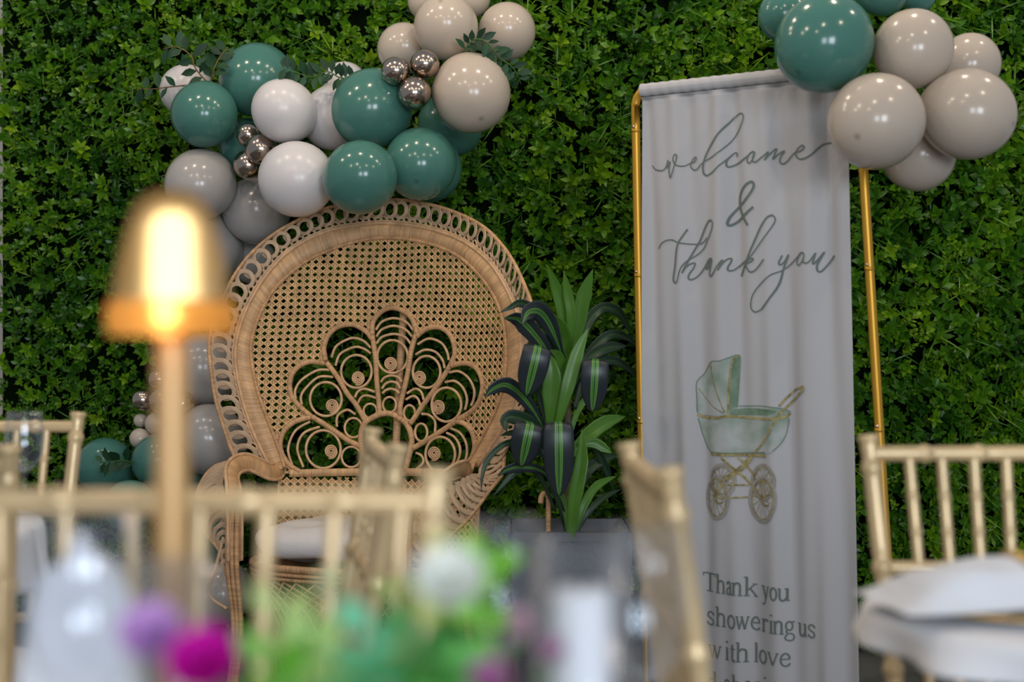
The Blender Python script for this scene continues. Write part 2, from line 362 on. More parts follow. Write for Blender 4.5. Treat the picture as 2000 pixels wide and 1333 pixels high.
SPK = [[(728, 655), (735, 702), (737, 742), (741, 783), (743, 810)], [(638, 708), (660, 737), (679, 769), (698, 793), (714, 822)], [(609, 814), (633, 828), (660, 846), (682, 861), (706, 872)],
       [(814, 653), (804, 688), (798, 729), (790, 764), (783, 796), (785, 814)], [(882, 713), (866, 739), (847, 766), (825, 796), (803, 828)], [(894, 822), (869, 839), (839, 858), (808, 876)]]
HUB = [(709, 920), (710, 893), (706, 860), (708, 838), (716, 824), (729, 816), (745, 809), (763, 808), (779, 815), (796, 829), (805, 850), (805, 872), (799, 895), (793, 920)]
for p in PET: cpart(MB().tube(on_back(p, .004), .0088, 8), 'petal_arch', m_wrap)
for p in SPK: cpart(MB().tube(on_back(p, .005), .0088, 8), 'spoke', m_wrap)
cpart(MB().tube(on_back(HUB, .005), .0098, 8), 'hub_arch', m_wrap)
ARC = [[(735, 645), (747, 629), (770, 622), (794, 629), (808, 645)], [(736, 658), (747, 644), (770, 637), (793, 644), (806, 658)], [(736, 672), (747, 659), (770, 653), (792, 659), (804, 673)],
       [(648, 699), (658, 676), (687, 661), (710, 666), (725, 680)], [(656, 715), (665, 692), (693, 678.5), (712, 682), (725, 691)],
       [(578, 780), (577, 762), (590, 742), (620, 724), (644, 723)], [(590, 791), (588, 775), (598, 758), (623, 737), (651, 737)],
       [(571, 909), (563, 877), (577, 842), (606, 824)], [(593, 913), (581, 877), (593, 847), (625, 834)],
       [(817, 673), (839, 662), (863, 670), (875, 688), (878, 704)], [(813, 693), (831, 684), (852, 688), (866, 704), (870, 720)],
       [(879, 728), (898, 726), (917, 739), (928, 761), (927, 780), (922, 793)], [(871, 747), (890, 745), (906, 758), (914, 780), (910, 801)],
       [(882, 837), (901, 847), (913, 869), (912, 896), (898, 920)], [(874, 846), (890, 855), (900, 874), (898, 896), (885, 919)],
       [(745, 747), (752, 738), (766, 734), (780, 738), (786, 747)], [(747, 760), (754, 750), (766, 746), (778, 750), (783, 760)], [(748, 769), (754, 763), (764, 760), (775, 763), (781, 769)],
       [(694, 777), (700, 765), (713, 760), (733, 766)], [(700, 788), (706, 777), (717, 773), (736, 778)], [(659, 834), (658, 822), (662, 810), (679, 801), (695, 810)],
       [(796, 769), (812, 760), (824, 766), (829, 782)], [(794, 781), (808, 774), (818, 780), (823, 795)], [(825, 809), (839, 811), (851, 823), (851, 845)], [(814, 885), (825, 891), (828, 904), (812, 919)]]
for p in ARC: cpart(MB().tube(on_back(p, .004, .004), .0044, 6), 'scroll_arc', m_cane)
LOOP = [(768, 697, 30, 32, 764, 711), (697, 726, 30, 32, 700, 739), (637, 780, 31, 33, 649, 793), (632, 878, 34, 37, 647, 882), (835, 727, 27, 31, 821, 738), (874, 791, 29, 33, 858, 795), (862, 888, 29, 34, 850, 886)]
for cx, cy, rx, ry, sx, sy in LOOP:
    a = np.linspace(0, 2*math.pi, 26, endpoint=False)
    lo_ = cpart(MB().tube(on_back(np.stack([cx+rx*np.cos(a), cy+ry*np.sin(a)], 1), .005, n=56, closed=True), .0046, 6, closed=True), 'scroll_loop', m_cane)
    t = np.linspace(0, 1, 90); ang = t*2*math.pi*3.3; rr = 1.5+11.5*t; pts = np.stack([sx+rr*np.cos(ang), sy+rr*np.sin(ang)*1.05], 1)
    u_ = uv(pts); cpart(MB().tube(surf(u_[:, 0], u_[:, 1], .007), .0030, 5), 'scroll', m_cane, lo_)
for cx, cy, rx, ry in [(762, 791, 13, 15), (724, 803, 13, 14), (691, 836, 17, 19), (687, 893, 19, 20), (801, 807, 11, 15), (824, 845, 12, 17)]:
    a = np.linspace(0, 2*math.pi, 20, endpoint=False)
    cpart(MB().tube(on_back(np.stack([cx+rx*np.cos(a), cy+ry*np.sin(a)], 1), .004, n=40, closed=True), .0042, 6, closed=True), 'scroll_loop', m_cane)
b0, b1 = uv([(566, 925)])[0], uv([(908, 925)])[0]; us = np.linspace(b0[0], b1[0], 60); vs = np.linspace(b0[1], b1[1], 60)
Gq = np.stack([surf(us, vs+dv, of) for dv, of in ((-.012, .0), (-.012, .011), (.012, .011), (.012, 0), (-.012, 0))], 1)
cpart(MB().grid(Gq, np.repeat((us-us[0])[:, None], 5, 1)), 'base_bar', m_wrapf)
sp = uv([(779, 606), (773, 700), (766, 830), (762, 935)]); sp = cr(sp, 60); cpart(MB().tube(surf(sp[:, 0], sp[:, 1], -.035), .0125, 10), 'spine_post', m_wrap)
# woven cane between band and fan ----------------------------
def inside(poly, q):
    x, y = q[:, 0], q[:, 1]; r = np.zeros(len(q), bool); j = len(poly)-1
    for i in range(len(poly)):
        (xi, yi), (xj, yj) = poly[i], poly[j]
        r ^= ((yi > y) != (yj > y)) & (x < (xj-xi)*(y-yi)/(yj-yi+1e-12)+xi); j = i
    return r
fan_px = [(586, 926)]+PET[0][::-1]+PET[1][::-1]+PET[2]+PET[3]+PET[4]+PET[5]+PET[6]+[(909, 926)]
fan = uv(fan_px); ring_poly = np.concatenate([uBI, [[uBI[-1][0], -.01], [uBI[0][0], -.01]]])
def weave(test, u0, u1, v0, v1, name, p=.0252, qv=.0213, par=None):
    mb = MB(); sl = qv/p; lines = []; W = .0026
    for k in range(int((v1-v0)/qv)+2): lines.append((np.array([u0, v0+(k+.5)*qv]), np.array([1, 0.]), u1-u0, .0000, .0030))
    for k in range(int((u1-u0)/p)+2): lines.append((np.array([u0+(k+.5)*p, v0]), np.array([0, 1.]), v1-v0, .0016, .0026))
    d1 = nrm(np.array([p, qv])); d2 = nrm(np.array([-p, qv])); K = int((v1-v0)/qv)+2; M_ = int((u1-u0)/p)+2
    for k in range(-K, M_+K):
        if k < M_: lines.append((np.array([u0+(k+.5)*p, v0]), d1, (v1-v0)/d1[1], .0032, .0024))
        if k > 0: lines.append((np.array([u0+(k+.5)*p, v0]), d2, (v1-v0)/d1[1], .0048, .0024))
    # phase so that the diagonals cross between the holes
    for o, d, L, off, wd in lines:
        s = np.arange(0, L, .006); q = o+np.multiply.outer(s, d); q = q+.0022*np.stack([np.sin(q[:, 1]*21+q[:, 0]*9), np.sin(q[:, 0]*17)], 1)
        ok = test(q); i = 0
        while i < len(s):
            if not ok[i]: i += 1; continue
            j = i
            while j+1 < len(s) and ok[j+1]: j += 1
            if j-i >= 1:
                qq = q[i:j+1:2] if (j-i) % 2 == 0 else np.r_[q[i:j+1:2], q[j:j+1]]
                pd = np.array([-d[1], d[0]])*wd
                l, r = qq+pd, qq-pd
                Gs = np.stack([surf(l[:, 0], l[:, 1], off-.0008), surf(l[:, 0], l[:, 1], off+.0004), surf(qq[:, 0], qq[:, 1], off+.0011), surf(r[:, 0], r[:, 1], off+.0004), surf(r[:, 0], r[:, 1], off-.0008)], 1)
                mb.grid(Gs)
            i = j+1
    o = cpart(mb, name, m_weave, par); props(o, kind='stuff'); return o
weave(lambda q: inside(ring_poly, q) & ~inside(fan, q), -.52, .52, -.02, .80, 'cane_weave')
weave(lambda q: (np.abs(q[:, 0]) < .37) & (q[:, 1] < -.02) & (q[:, 1] > -.25), -.38, .38, -.26, .0, 'cane_weave')
# arms, legs, seat, skirt -------------------------------------
for s in (-1, 1):
    e = surf(*(uBO[0]+uBI[0])/2) if s < 0 else surf(*(uBO[-1]+uBI[-1])/2)
    path = cr([e+[0, 0, .03], e, C3(s*.345, .16, .645), C3(s*.37, .25, .680), C3(s*.355, .36, .665), C3(s*.30, .44, .60), C3(s*.285, .46, .50), C3(s*.285, .46, .40)], 70)
    t = nrm(np.gradient(path, axis=0)); inw = np.array([c_r*(-s)])
    wd = nrm(np.cross(t, nrm(inw+c_f*.35+np.array([0, 0, .35])))); nn = nrm(np.cross(wd, t)); L = np.r_[0, np.cumsum(np.linalg.norm(np.diff(path, axis=0), axis=1))]
    G = np.stack([path+wd*x+nn*y for x, y in ((-.026, 0), (-.015, .008), (0, .011), (.015, .008), (.026, 0), (.015, -.006), (-.015, -.006), (-.026, 0))], 1)
    cpart(MB().grid(G, np.repeat(L[:, None], 8, 1)), 'arm_band', m_wrapf)
    for x in (-.026, .026): cpart(MB().tube(path+wd*x, .0058, 7), 'edge_cane', m_cane)
    # outer rim of the arm wing with its loops
    e2 = surf(*uO[0]) if s < 0 else surf(*uO[-1])
    rim = cr([e2, C3(s*(.535 if s < 0 else .455), .16, .66), C3(s*(.54 if s < 0 else .45), .24, .62), C3(s*(.51 if s < 0 else .42), .33, .545), C3(s*(.43 if s < 0 else .365), .40, .475), C3(s*.34, .45, .42), C3(s*.30, .46, .30)], 70)
    cpart(MB().tube(rim, .0062, 7), 'outer_rim', m_wrap)
    for i in range(20):
        k = 2+int(i*3.2); a, b = rim[k], path[min(69, k+6)]; c = (a+b)/2+(a-b)*.12; ax = (a-b)*.72
        put_ring(c, ax, nrm(np.cross(ax, rim[k+1]-rim[k]))*(1 if s < 0 else -1), np.linalg.norm(ax)/2, .3, 1.1)
    for x in (-.016, .0, .016):
        lp = cr([C3(s*.285+x, .468, .60), C3(s*.285+x, .475, .40), C3(s*.27+x*.8, .47, .2), C3(s*.285+x*.7, .48, .01)], 40)
        cpart(MB().tube(lp, .0075, 7), 'leg', m_wrap)
    lp = cr([C3(s*.30, -.02, .64), C3(s*.29, -.01, .40), C3(s*.27, 0, .2), C3(s*.30, -.01, .01)], 30); cpart(MB().tube(lp, .013, 8), 'leg', m_wrap)
    cpart(MB().tube(cr([C3(s*.33, .45, .47), C3(s*.345, .47, .38), C3(s*.37, .47, .30), C3(s*.30, .48, .26)], 30), .0055, 6), 'brace', m_cane)
def seat_ring(z, k, n=64):
    a = np.linspace(0, 2*math.pi, n, endpoint=False); ex = lambda c: np.sign(c)*np.abs(c)**.75
    return np.array([C3(.30*k*x, .24+.245*k*y, z) for x, y in zip(ex(np.cos(a)), ex(np.sin(a)))])
for z, k, r in ((.39, 1.0, .011), (.372, 1.01, .006), (.358, 1.0, .006), (.012, .95, .012), (.17, .80, .008)):
    cpart(MB().tube(seat_ring(z, k), r, 7, closed=True), 'seat_frame', m_wrap)
sr = seat_ring(.385, .98); cpart(MB().add(list(sr)+list(sr-[0, 0, .02]), [tuple(range(64)), tuple(range(127, 63, -1))]+[(i, (i+1) % 64, 64+(i+1) % 64, 64+i) for i in range(64)]), 'seat', m_weave)
sk = MB(); r0, r1, r2 = seat_ring(.35, .99, 48), seat_ring(.17, .80, 48), seat_ring(.015, .95, 48)
for i in range(48):
    for d in (-4, 4):
        sk.tube(cr([r0[i], (r0[i]+r0[(i+d) % 48]+r1[(i+d) % 48]*2)/4, r1[(i+d) % 48], r2[(i+2*d) % 48]], 10), .0032, 5)
props(cpart(sk, 'skirt_weave', m_cane), kind='stuff')
# cushion
cu = MB(); n1, n2 = 40, 18; G = []
for i in range(n2+1):
    ph = -math.pi/2+math.pi*i/n2; row = []
    for j in range(n1+1):
        a = 2*math.pi*j/n1; ex = lambda c, p: math.copysign(abs(c)**p, c)
        k = ex(math.cos(ph), .55); x, y, z = .255*k*ex(math.cos(a), .5), .225*k*ex(math.sin(a), .5), .055*ex(math.sin(ph), .8)
        z += .006*math.sin(x*31+y*12)+.004*math.sin(y*47)
        row.append(C3(x, .265+y, .457+z))
    G.append(row)
cu.grid(np.array(G)); cl = C3(0, .265, .40)
props(cu.build('seat_cushion', m_cushion, origin=cl), 'plump ivory seat cushion lying on the rattan peacock chair', 'cushion').location = cl
# wrapped cane with a hooked top beside the chair
hook = thing('rattan_cane', P(1070, 1040, 4.45)*[1, 1, 0], 'thin wrapped rattan cane with a hooked top below the striped plant', 'cane')
b = P(1071, 975, 4.45); MB().tube(cr([b*[1, 1, 0], b*[1, 1, .6], b], 60), .0075, 8).build('shaft', m_wrap, hook)
MB().tube(cr([b, b+[-.003, 0, .012], b+[-.012, -.002, .016], b+[-.02, -.004, .006], b+[-.022, -.004, -.012]], 20), .0078, 8).build('hook', m_wrap, hook)

# ------------------------------------------------------------------ balloons
def balloon_mat(name, col, rough=.16, metal=0., coat=.0, spot=True):
    m, t, b = new_mat(name); N, L = t.nodes, t.links
    tc = N.new('ShaderNodeTexCoord'); sx = N.new('ShaderNodeSeparateXYZ'); L.new(tc.outputs['Object'], sx.inputs[0])
    r = N.new('ShaderNodeValToRGB'); r.color_ramp.elements[0].position = 1.046; r.color_ramp.elements[0].position = .0
    mp = N.new('ShaderNodeMapRange'); mp.inputs['From Min'].default_value = 1.0535; mp.inputs['From Max'].default_value = 1.0598; L.new(sx.outputs['Z'], mp.inputs['Value'])
    r.color_ramp.elements[0].color = (*col, 1); r.color_ramp.elements[1].color = (*[c*(.6 if spot else 1) for c in col], 1); L.new(mp.outputs['Result'], r.inputs['Fac'])
    L.new(r.outputs['Color'], b.inputs['Base Color'])
    b.inputs['Roughness'].default_value = rough; b.inputs['Metallic'].default_value = metal; b.inputs['Specular IOR Level'].default_value = .45
    b.inputs['Coat Weight'].default_value = coat; b.inputs['Coat Roughness'].default_value = .05
    if not metal: b.inputs['Subsurface Weight'].default_value = .15; b.inputs['Subsurface Scale'].default_value = .03
    return m
BM = {'teal': balloon_mat('teal_latex', (.062, .185, .150), .17, spot=False), 'white': balloon_mat('pearl_white_latex', (.66, .63, .63), .28, spot=False),
      'grey': balloon_mat('stone_latex', (.41, .385, .365), .19, spot=False), 'beige': balloon_mat('sand_latex', (.50, .425, .35), .19, spot=False), 'chrome': balloon_mat('champagne_chrome', (.50, .41, .34), .17, 1., spot=False)}
def balloon_mesh(k, m):
    mb = MB(); prof = []
    for i in range(29):
        ph = -math.pi/2+math.pi*i/28; z = math.sin(ph); r = math.cos(ph)
        zz = z*1.06 if z > 0 else z*(1.04+.10*z*z); prof.append((max(r*(1.0 if z > 0 else 1-.05*z*z), 1e-6), zz))
    me = mb.lathe(prof, k=44).mesh('balloon_'+k); me.materials.append(m); return me
BM2 = {k: balloon_mat(*v) for k, v in {'teal': ('teal_latex_crown', (.062, .185, .150), .17), 'beige': ('sand_latex_crown', (.50, .425, .35), .19)}.items()}
BMESH = {k: balloon_mesh(k, m) for k, m in BM.items()}; BMESH2 = {k: balloon_mesh(k, m) for k, m in BM2.items()}
def knot_mesh(m):
    me = MB().lathe([(.045, .03), (.03, -.02), (.055, -.05), (.03, -.07), (.075, -.12), (.06, -.13), (1e-6, -.11)], k=14).mesh('knot'); me.materials.append(m); return me
KMESH = {k: knot_mesh(m) for k, m in BM.items()}
GROUPS = {'A': 'balloons of the garland above the peacock chair', 'B': 'balloons at the foot of the garland beside the chair', 'R': 'balloons clustered on the banner stand'}
def balloon(k, x, y, r, d, label, g, crown=None):
    c = P(x, y, d); rr = r/F*d; o = link('balloon', BMESH2[k] if crown else BMESH[k]); o.location = c; o.scale = (rr, rr, rr)
    if crown: ax = P(x+crown[0], y+crown[1], d)-c; dist = np.linalg.norm(ax[[0, 2]]); ax[1] = -math.sqrt(max(1e-6, (rr*1.02)**2-dist**2)); ax = nrm(ax)
    else: ax = nrm(np.array([rnd.uniform(-.8, .8), rnd.uniform(-1, -.6), rnd.uniform(-.9, .6)]))
    o.rotation_euler = Vector(ax).to_track_quat('Z', 'Y').to_euler()
    props(o, label, 'balloon', GROUPS[g]); kn = link('knot', KMESH[k], o); kn.location = (0, 0, -1.12)
    return o
BL = [
 ('white', 364, 176, 50, 5.42, 'pearl white balloon half covered by leafy twigs, far left end of the garland', 'A'),
 ('teal', 399, 223, 65, 5.25, 'teal balloon in front of the twig-covered white one at the left end', 'A'),
 ('teal', 502, 156, 72, 5.28, 'large teal balloon highest on the left side of the garland', 'A'),
 ('white', 555, 217, 62, 5.1, 'white balloon between the highest left teal balloon and the copper trio', 'A'),
 ('white', 652, 230, 63, 5.16, 'white balloon partly hidden behind the big teal balloon at garland centre', 'A'),
 ('teal', 484, 287, 56, 5.36, 'teal balloon half hidden behind the lower left chrome trio', 'A'),
 ('teal', 727, 212, 78, 5.0, 'biggest teal balloon at the garland centre left of the chrome trio', 'A'),
 ('white', 579, 350, 74, 4.98, 'biggest white balloon resting on the upper left chair rim', 'A'),
 ('grey', 392, 360, 69, 5.34, 'stone grey balloon just above the lamp shade', 'A'),
 ('grey', 501, 411, 66, 5.36, 'stone grey balloon behind the upper left chair rim', 'A'),
 ('grey', 400, 487, 73, 5.44, 'stone grey balloon directly behind the glowing lamp shade', 'A'),
 ('grey', 492, 508, 46, 5.52, 'small grey balloon glimpsed behind the chair border loops', 'A'),
 ('teal', 703, 347, 72, 4.93, 'teal balloon overlapping the top rim of the chair', 'A'),
 ('teal', 821, 320, 71, 4.95, 'front teal balloon above the chair top, right of the one on the rim', 'A', (-3, 40)),
 ('teal', 838, 331, 64, 5.2, 'teal balloon peeking out behind the front teal one above the chair top', 'A'),
 ('teal', 879, 244, 62, 5.22, 'teal balloon tucked under the large sand balloon', 'A'),
 ('white', 674, 164, 43, 5.34, 'small white balloon behind the vine at the top of the garland', 'A'),
 ('beige', 920, 181, 77, 4.97, 'large sand balloon under the leafy vine, right end of the garland', 'A', (20, 56)),
 ('beige', 871, 53, 63, 5.06, 'sand balloon facing front above the upper chrome trio', 'A', (-8, -38)),
 ('beige', 990, 62, 56, 5.18, 'sand balloon furthest right in the garland', 'A'),
 ('beige', 787, 95, 50, 5.2, 'sand balloon left behind the upper chrome trio', 'A'),
 ('beige', 836, 2, 40, 5.28, 'sand balloon at the top picture edge, left of two', 'A'),
 ('beige', 916, -6, 42, 5.28, 'sand balloon at the top picture edge, right of two', 'A'),
 ('chrome', 772, 139, 28, 4.93, 'small chrome balloon at left of the upper trio', 'A'),
 ('chrome', 829, 126, 29, 4.93, 'small chrome balloon at upper right of the upper trio', 'A'),
 ('chrome', 810, 181, 32, 4.9, 'small chrome balloon lowest of the upper trio', 'A'),
 ('chrome', 486, 264, 24, 5.18, 'small chrome balloon at top of the lower left trio', 'A'),
 ('chrome', 509, 291, 30, 5.1, 'small chrome balloon foremost of the lower left trio', 'A'),
 ('chrome', 484, 322, 28, 5.16, 'small chrome balloon at bottom of the lower left trio', 'A'),
 ('grey', 398, 722, 72, 5.38, 'grey balloon beside the lamp post behind the left chair border', 'B'),
 ('grey', 410, 860, 70, 5.34, 'grey balloon just above the left chair arm', 'B'),
 ('chrome', 280, 782, 21, 5.3, 'small chrome balloon leftmost of the cluster by the lamp post', 'B'),
 ('chrome', 319, 783, 27, 5.24, 'small chrome balloon foremost of the cluster by the lamp post', 'B'),
 ('chrome', 312, 742, 22, 5.3, 'small chrome balloon topmost of the cluster by the lamp post', 'B'),
 ('chrome', 356, 788, 24, 5.3, 'small chrome balloon hidden behind the lamp post', 'B'),
 ('beige', 273, 857, 20, 5.26, 'tiny blush balloon above the left teal pair', 'B'),
 ('beige', 305, 828, 22, 5.26, 'tiny blush balloon right of the smaller blush ones', 'B'),
 ('beige', 275, 822, 14, 5.32, 'tiniest blush balloon beneath the leftmost chrome one', 'B'),
 ('teal', 206, 913, 57, 5.3, 'teal balloon with a dark sprig at the lower left', 'B'),
 ('teal', 312, 902, 54, 5.2, 'teal balloon right of the sprig, behind the lamp post', 'B'),
 ('teal', 252, 988, 50, 5.1, 'teal balloon just above the front chair rail', 'B'),
 ('teal', 397, 968, 52, 5.35, 'dark teal balloon seen through the left chair arm', 'B'),
 ('teal', 418, 1050, 48, 5.3, 'dark teal balloon below the left chair arm', 'B'),
 ('grey', 432, 1160, 60, 5.15, 'grey balloon near the floor beside the left chair leg', 'B'),
 ('teal', 1610, 85, 95, 3.95, 'big teal balloon overlapping the banner top', 'R', (-58, 62)),
 ('teal', 1534, 32, 52, 4.2, 'teal balloon mostly hidden at left behind the big one on the banner', 'R'),
 ('teal', 1724, -24, 55, 4.1, 'teal balloon at the top picture edge above the banner cluster', 'R'),
 ('teal', 1795, -8, 32, 4.22, 'sliver of teal balloon at the top edge, rightmost teal one', 'R'),
 ('beige', 1784, 96, 78, 3.98, 'sand balloon right of the big teal one on the banner stand', 'R'),
 ('beige', 1893, 126, 61, 4.2, 'sand balloon furthest back at the right of the banner cluster', 'R'),
 ('beige', 1712, 237, 94, 3.85, 'front sand balloon with a dark crown spot covering the banner corner', 'R', (-52, 38)),
 ('beige', 1890, 223, 89, 3.92, 'big sand balloon at the right edge of the banner cluster', 'R', (70, 25)),
 ('beige', 1795, 306, 68, 4.1, 'sand balloon lowest in the banner cluster', 'R')]
BP = [list(b) for b in BL]
def b_geo(b): return P(b[1], b[2], b[4]), b[3]/F*b[4]
for _ in range(80):      # let the balloons settle until they only touch lightly
    for i in range(len(BP)):
        for j in range(i):
            if BP[i][6] != BP[j][6]: continue
            (ci, ri), (cj, rj) = b_geo(BP[i]), b_geo(BP[j])
            if np.linalg.norm(ci-cj) < .955*(ri+rj):
                far, near = (i, j) if BP[i][4] > BP[j][4] else (j, i); cf, rf = b_geo(BP[far])
                if cf[1]+rf < wall_y(cf[0])-.10: BP[far][4] += .004
                if BP[near][4] > (3.6 if BP[near][6] == 'R' else 4.72): BP[near][4] -= .003
for b in BP: balloon(*b)

# ------------------------------------------------------------------ leafy sprigs in the garland
m_vine = leaf_mat('ruscus_leaf', [(0, (.006, .030, .012)), (.5, (.012, .050, .020)), (1, (.024, .080, .032))], .5, .1, .3)
vl = []
for i in range(5):
    me = MB(); me.add(LEAF*[.46, 1, .5]+[0, 0, 0], [(0, 2, 1), (0, 3, 2), (1, 2, 5, 4), (2, 3, 6, 5), (4, 5, 7), (5, 6, 7)], [.15+.2*i]*8)
    q = me.mesh('leaf'); q.materials.append(m_vine); vl.append(q)
def vine(label, pix, d, n, size, stem_m=m_stem, spread=1., group='leafy sprigs tucked into the balloon garland'):
    pts = np.array([P(x, y, d+dd) for x, y, dd in pix]); path = cr(pts, 40)
    t = thing('leafy_sprig', path[0], label, 'sprig', group)
    MB().tube(path, np.linspace(.0028, .0014, 40), 6).build('stem', stem_m, t)
    for i in range(n):
        k = int(2+36*(i+.5)/n); tg = nrm(path[min(39, k+1)]-path[k-1]); side = 1 if i % 2 else -1
        per = nrm(np.cross(tg, [0, -1, 0]))*side
        dr = nrm(tg*rnd.uniform(.2, .7)+per*spread+np.array([rnd.uniform(-.3, .3), rnd.uniform(-.5, .35), rnd.uniform(-.3, .3)]))
        no = nrm(np.array([rnd.uniform(-.5, .5), -1, rnd.uniform(-.2, .6)])); no = nrm(no-dr*np.dot(no, dr)); sd = np.cross(dr, no); s = size*rnd.uniform(.75, 1.2)
        o = link('leaf', vl[rnd.randrange(5)], t); c = path[k]-path[0]
        o.matrix_local = Matrix(((sd[0]*s, dr[0]*s, no[0]*s, c[0]), (sd[1]*s, dr[1]*s, no[1]*s, c[1]), (sd[2]*s, dr[2]*s, no[2]*s, c[2]), (0, 0, 0, 1)))
    return t
vine('dark leafy twig lying over the white balloon at the left end', [(402, 158, 0), (382, 134, -.02), (372, 108, -.03), (345, 92, -.02), (318, 96, 0)], 5.2, 13, .062, m_brownstem)
vine('thin twig with oval leaves reaching left into the hedge', [(372, 166, 0), (330, 170, -.02), (300, 174, 0), (270, 174, .05)], 5.28, 7, .055, m_brownstem)
vine('dark twig rising between the white and the highest teal balloon at left', [(412, 158, 0), (420, 130, -.02), (432, 108, 0), (446, 92, .04)], 5.22, 10, .06, m_brownstem)
vine('curling leafy vine lying over the top middle of the garland', [(700, 152, 0), (665, 152, -.02), (640, 140, -.03), (610, 150, -.02), (580, 142, -.04), (545, 130, -.06)], 5.08, 30, .046)
vine('leafy vine draped over the large sand balloon at right', [(905, 102, .03), (925, 78, -.01), (950, 82, -.02), (975, 112, 0), (1000, 130, .01), (1012, 150, .03), (1018, 165, .05)], 4.93, 28, .046)
vine('dark spiky sprig in front of the lower left teal balloon', [(262, 905, 0), (240, 900, -.05), (218, 902, -.08), (195, 905, -.06)], 5.16, 12, .05, m_stem, .7)

# ------------------------------------------------------------------ banner and its stand
BL0 = np.array([.361, 4.5]); BR0 = np.array([.926, 4.1]); BW = np.linalg.norm(BR0-BL0)
b_e = np.array([*(BR0-BL0)/BW, 0]); b_n = np.array([b_e[1], -b_e[0], 0]); LEAN = R_(-2.5)
b_u = np.array([0, 0, math.cos(LEAN)])-b_n*math.sin(LEAN); b_nn = np.cross(b_e, b_u); b_nn = b_nn if b_nn[1] < 0 else -b_nn
B0 = np.array([*BL0, H])
def fold(s, t):
    a = np.clip((.80-t)/.5, 0, 1)
    return .0050*np.sin(s*92+1.2*np.sin(t*1.7))*(1-.55*a)+(.0035+.0065*a)*np.sin(s*47+.9*np.sin(t*1.3+.6)+1)+.0035*a*np.sin(s*71-t*2.2+2)
def bsurf(s, t, off=0.): return B0+np.multiply.outer(s, b_e)+np.multiply.outer(t, b_u)+np.multiply.outer(fold(np.asarray(s), np.asarray(t))+off, b_nn)
Bm = np.stack([b_e, b_u], 1)
def b_st(pix):
    pix = np.atleast_2d(np.asarray(pix, float)); D = np.stack([(pix[:, 0]-CX)/F, np.ones(len(pix)), -(pix[:, 1]-CY)/F], 1); o = np.array([0, 0, H])
    k = np.dot(B0-o, b_nn)/(D@b_nn); q = o+D*k[:, None]-B0; return np.stack([q@b_e, q@b_u], 1)
t_top = (b_st([(1252, 166)])[0][1]+b_st([(1520, 134)])[0][1])/2
def line_s(pa, pb):
    (sa_, ta_), (sb_, tb_) = b_st([pa])[0], b_st([pb])[0]
    return lambda t: sa_+(sb_-sa_)*(t-ta_)/(tb_-ta_)
post_l, post_r = line_s((1241, 200), (1254, 880)), line_s((1687, 340), (1720, 880))
edge_l, edge_r = line_s((1253, 190), (1258, 1000)), line_s((1659, 300), (1678, 1300))
s0, s1 = float(edge_l(t_top)), float(edge_r(t_top))
foot = B0-b_u*(H/b_u[2])
stand = thing('banner_stand', foot+b_e*BW/2, 'slim gold metal tube frame holding the white welcome banner', 'stand')
pr, top = .0125, t_top-.012
def bp(s, t, o=0): return B0+b_e*s+b_u*t+b_nn*o
t_f = -H/b_u[2]
sl_, sr_ = float(post_l(top)), float(post_r(top))
arc = lambda s, sg: [bp(s+sg*.05*(1-math.cos(a)), top-.05+.05*math.sin(a)) for a in np.linspace(0, math.pi/2, 9)]
MB().tube(np.array([bp(post_l(t), t) for t in np.linspace(t_f+.01, top-.05, 30)]+arc(sl_, 1)), pr, 12).build('post', m_gold, stand)
MB().tube(np.array([bp(post_r(t), t) for t in np.linspace(t_f+.01, top-.05, 30)]+arc(sr_, -1)), pr, 12).build('post', m_gold, stand)
MB().tube(np.array([bp(s, top) for s in np.linspace(sl_+.05, sr_-.05, 12)]), pr, 12).build('top_bar', m_gold, stand)
for s in (post_l(t_f), post_r(t_f)):
    f0 = bp(s, t_f)*[1, 1, 0]; MB().tube(np.array([f0+b_n*(.22-.44*k)+[0, 0, .014] for k in np.linspace(0, 1, 8)]), .012, 10).build('foot_bar', m_gold, stand)
sm = MB().lathe([(1e-6, .004), (.004, .003), (.005, 0), (.005, -.004)], k=10).mesh('screw'); sm.materials.append(m_screw)
for (x, y), s in (((1241, 248), post_l), ((1245, 531), post_l), ((1252, 817), post_l), ((1697, 517), post_r), ((1713, 832), post_r)):
    o = link('screw', sm, stand); t = b_st([(x, y)])[0][1]; s = s(t); c = bp(s, t, pr)-np.array(stand.location); o.location = c; o.rotation_euler = Vector(b_nn).to_track_quat('Z', 'Y').to_euler()
    jt = MB().tube(np.array([bp(s, t-.016), bp(s, t-.006)]), pr*1.05, 12).build('joint_collar', m_gold, stand)
ban_loc = bp((s0+s1)/2, t_top)
ban = thing('banner', ban_loc, 'white fabric banner with pram picture and sage green welcome lettering', 'banner')
ns, nt = 220, 150; t_bot = t_f+.08
T = np.linspace(t_top-.045, t_bot, nt)
def edge(t): return edge_l(t), edge_r(t)
def cloth_rows(T):
    return np.stack([bsurf(np.linspace(*edge(t), ns), np.full(ns, t)) for t in T], 0)
ob = MB().grid(cloth_rows(T), flip=False).build('cloth', m_banner, ban); O_ = tuple(ban_loc)
sd_ = ob.modifiers.new('thickness', 'SOLIDIFY'); sd_.thickness = .0004; sd_.offset = 0
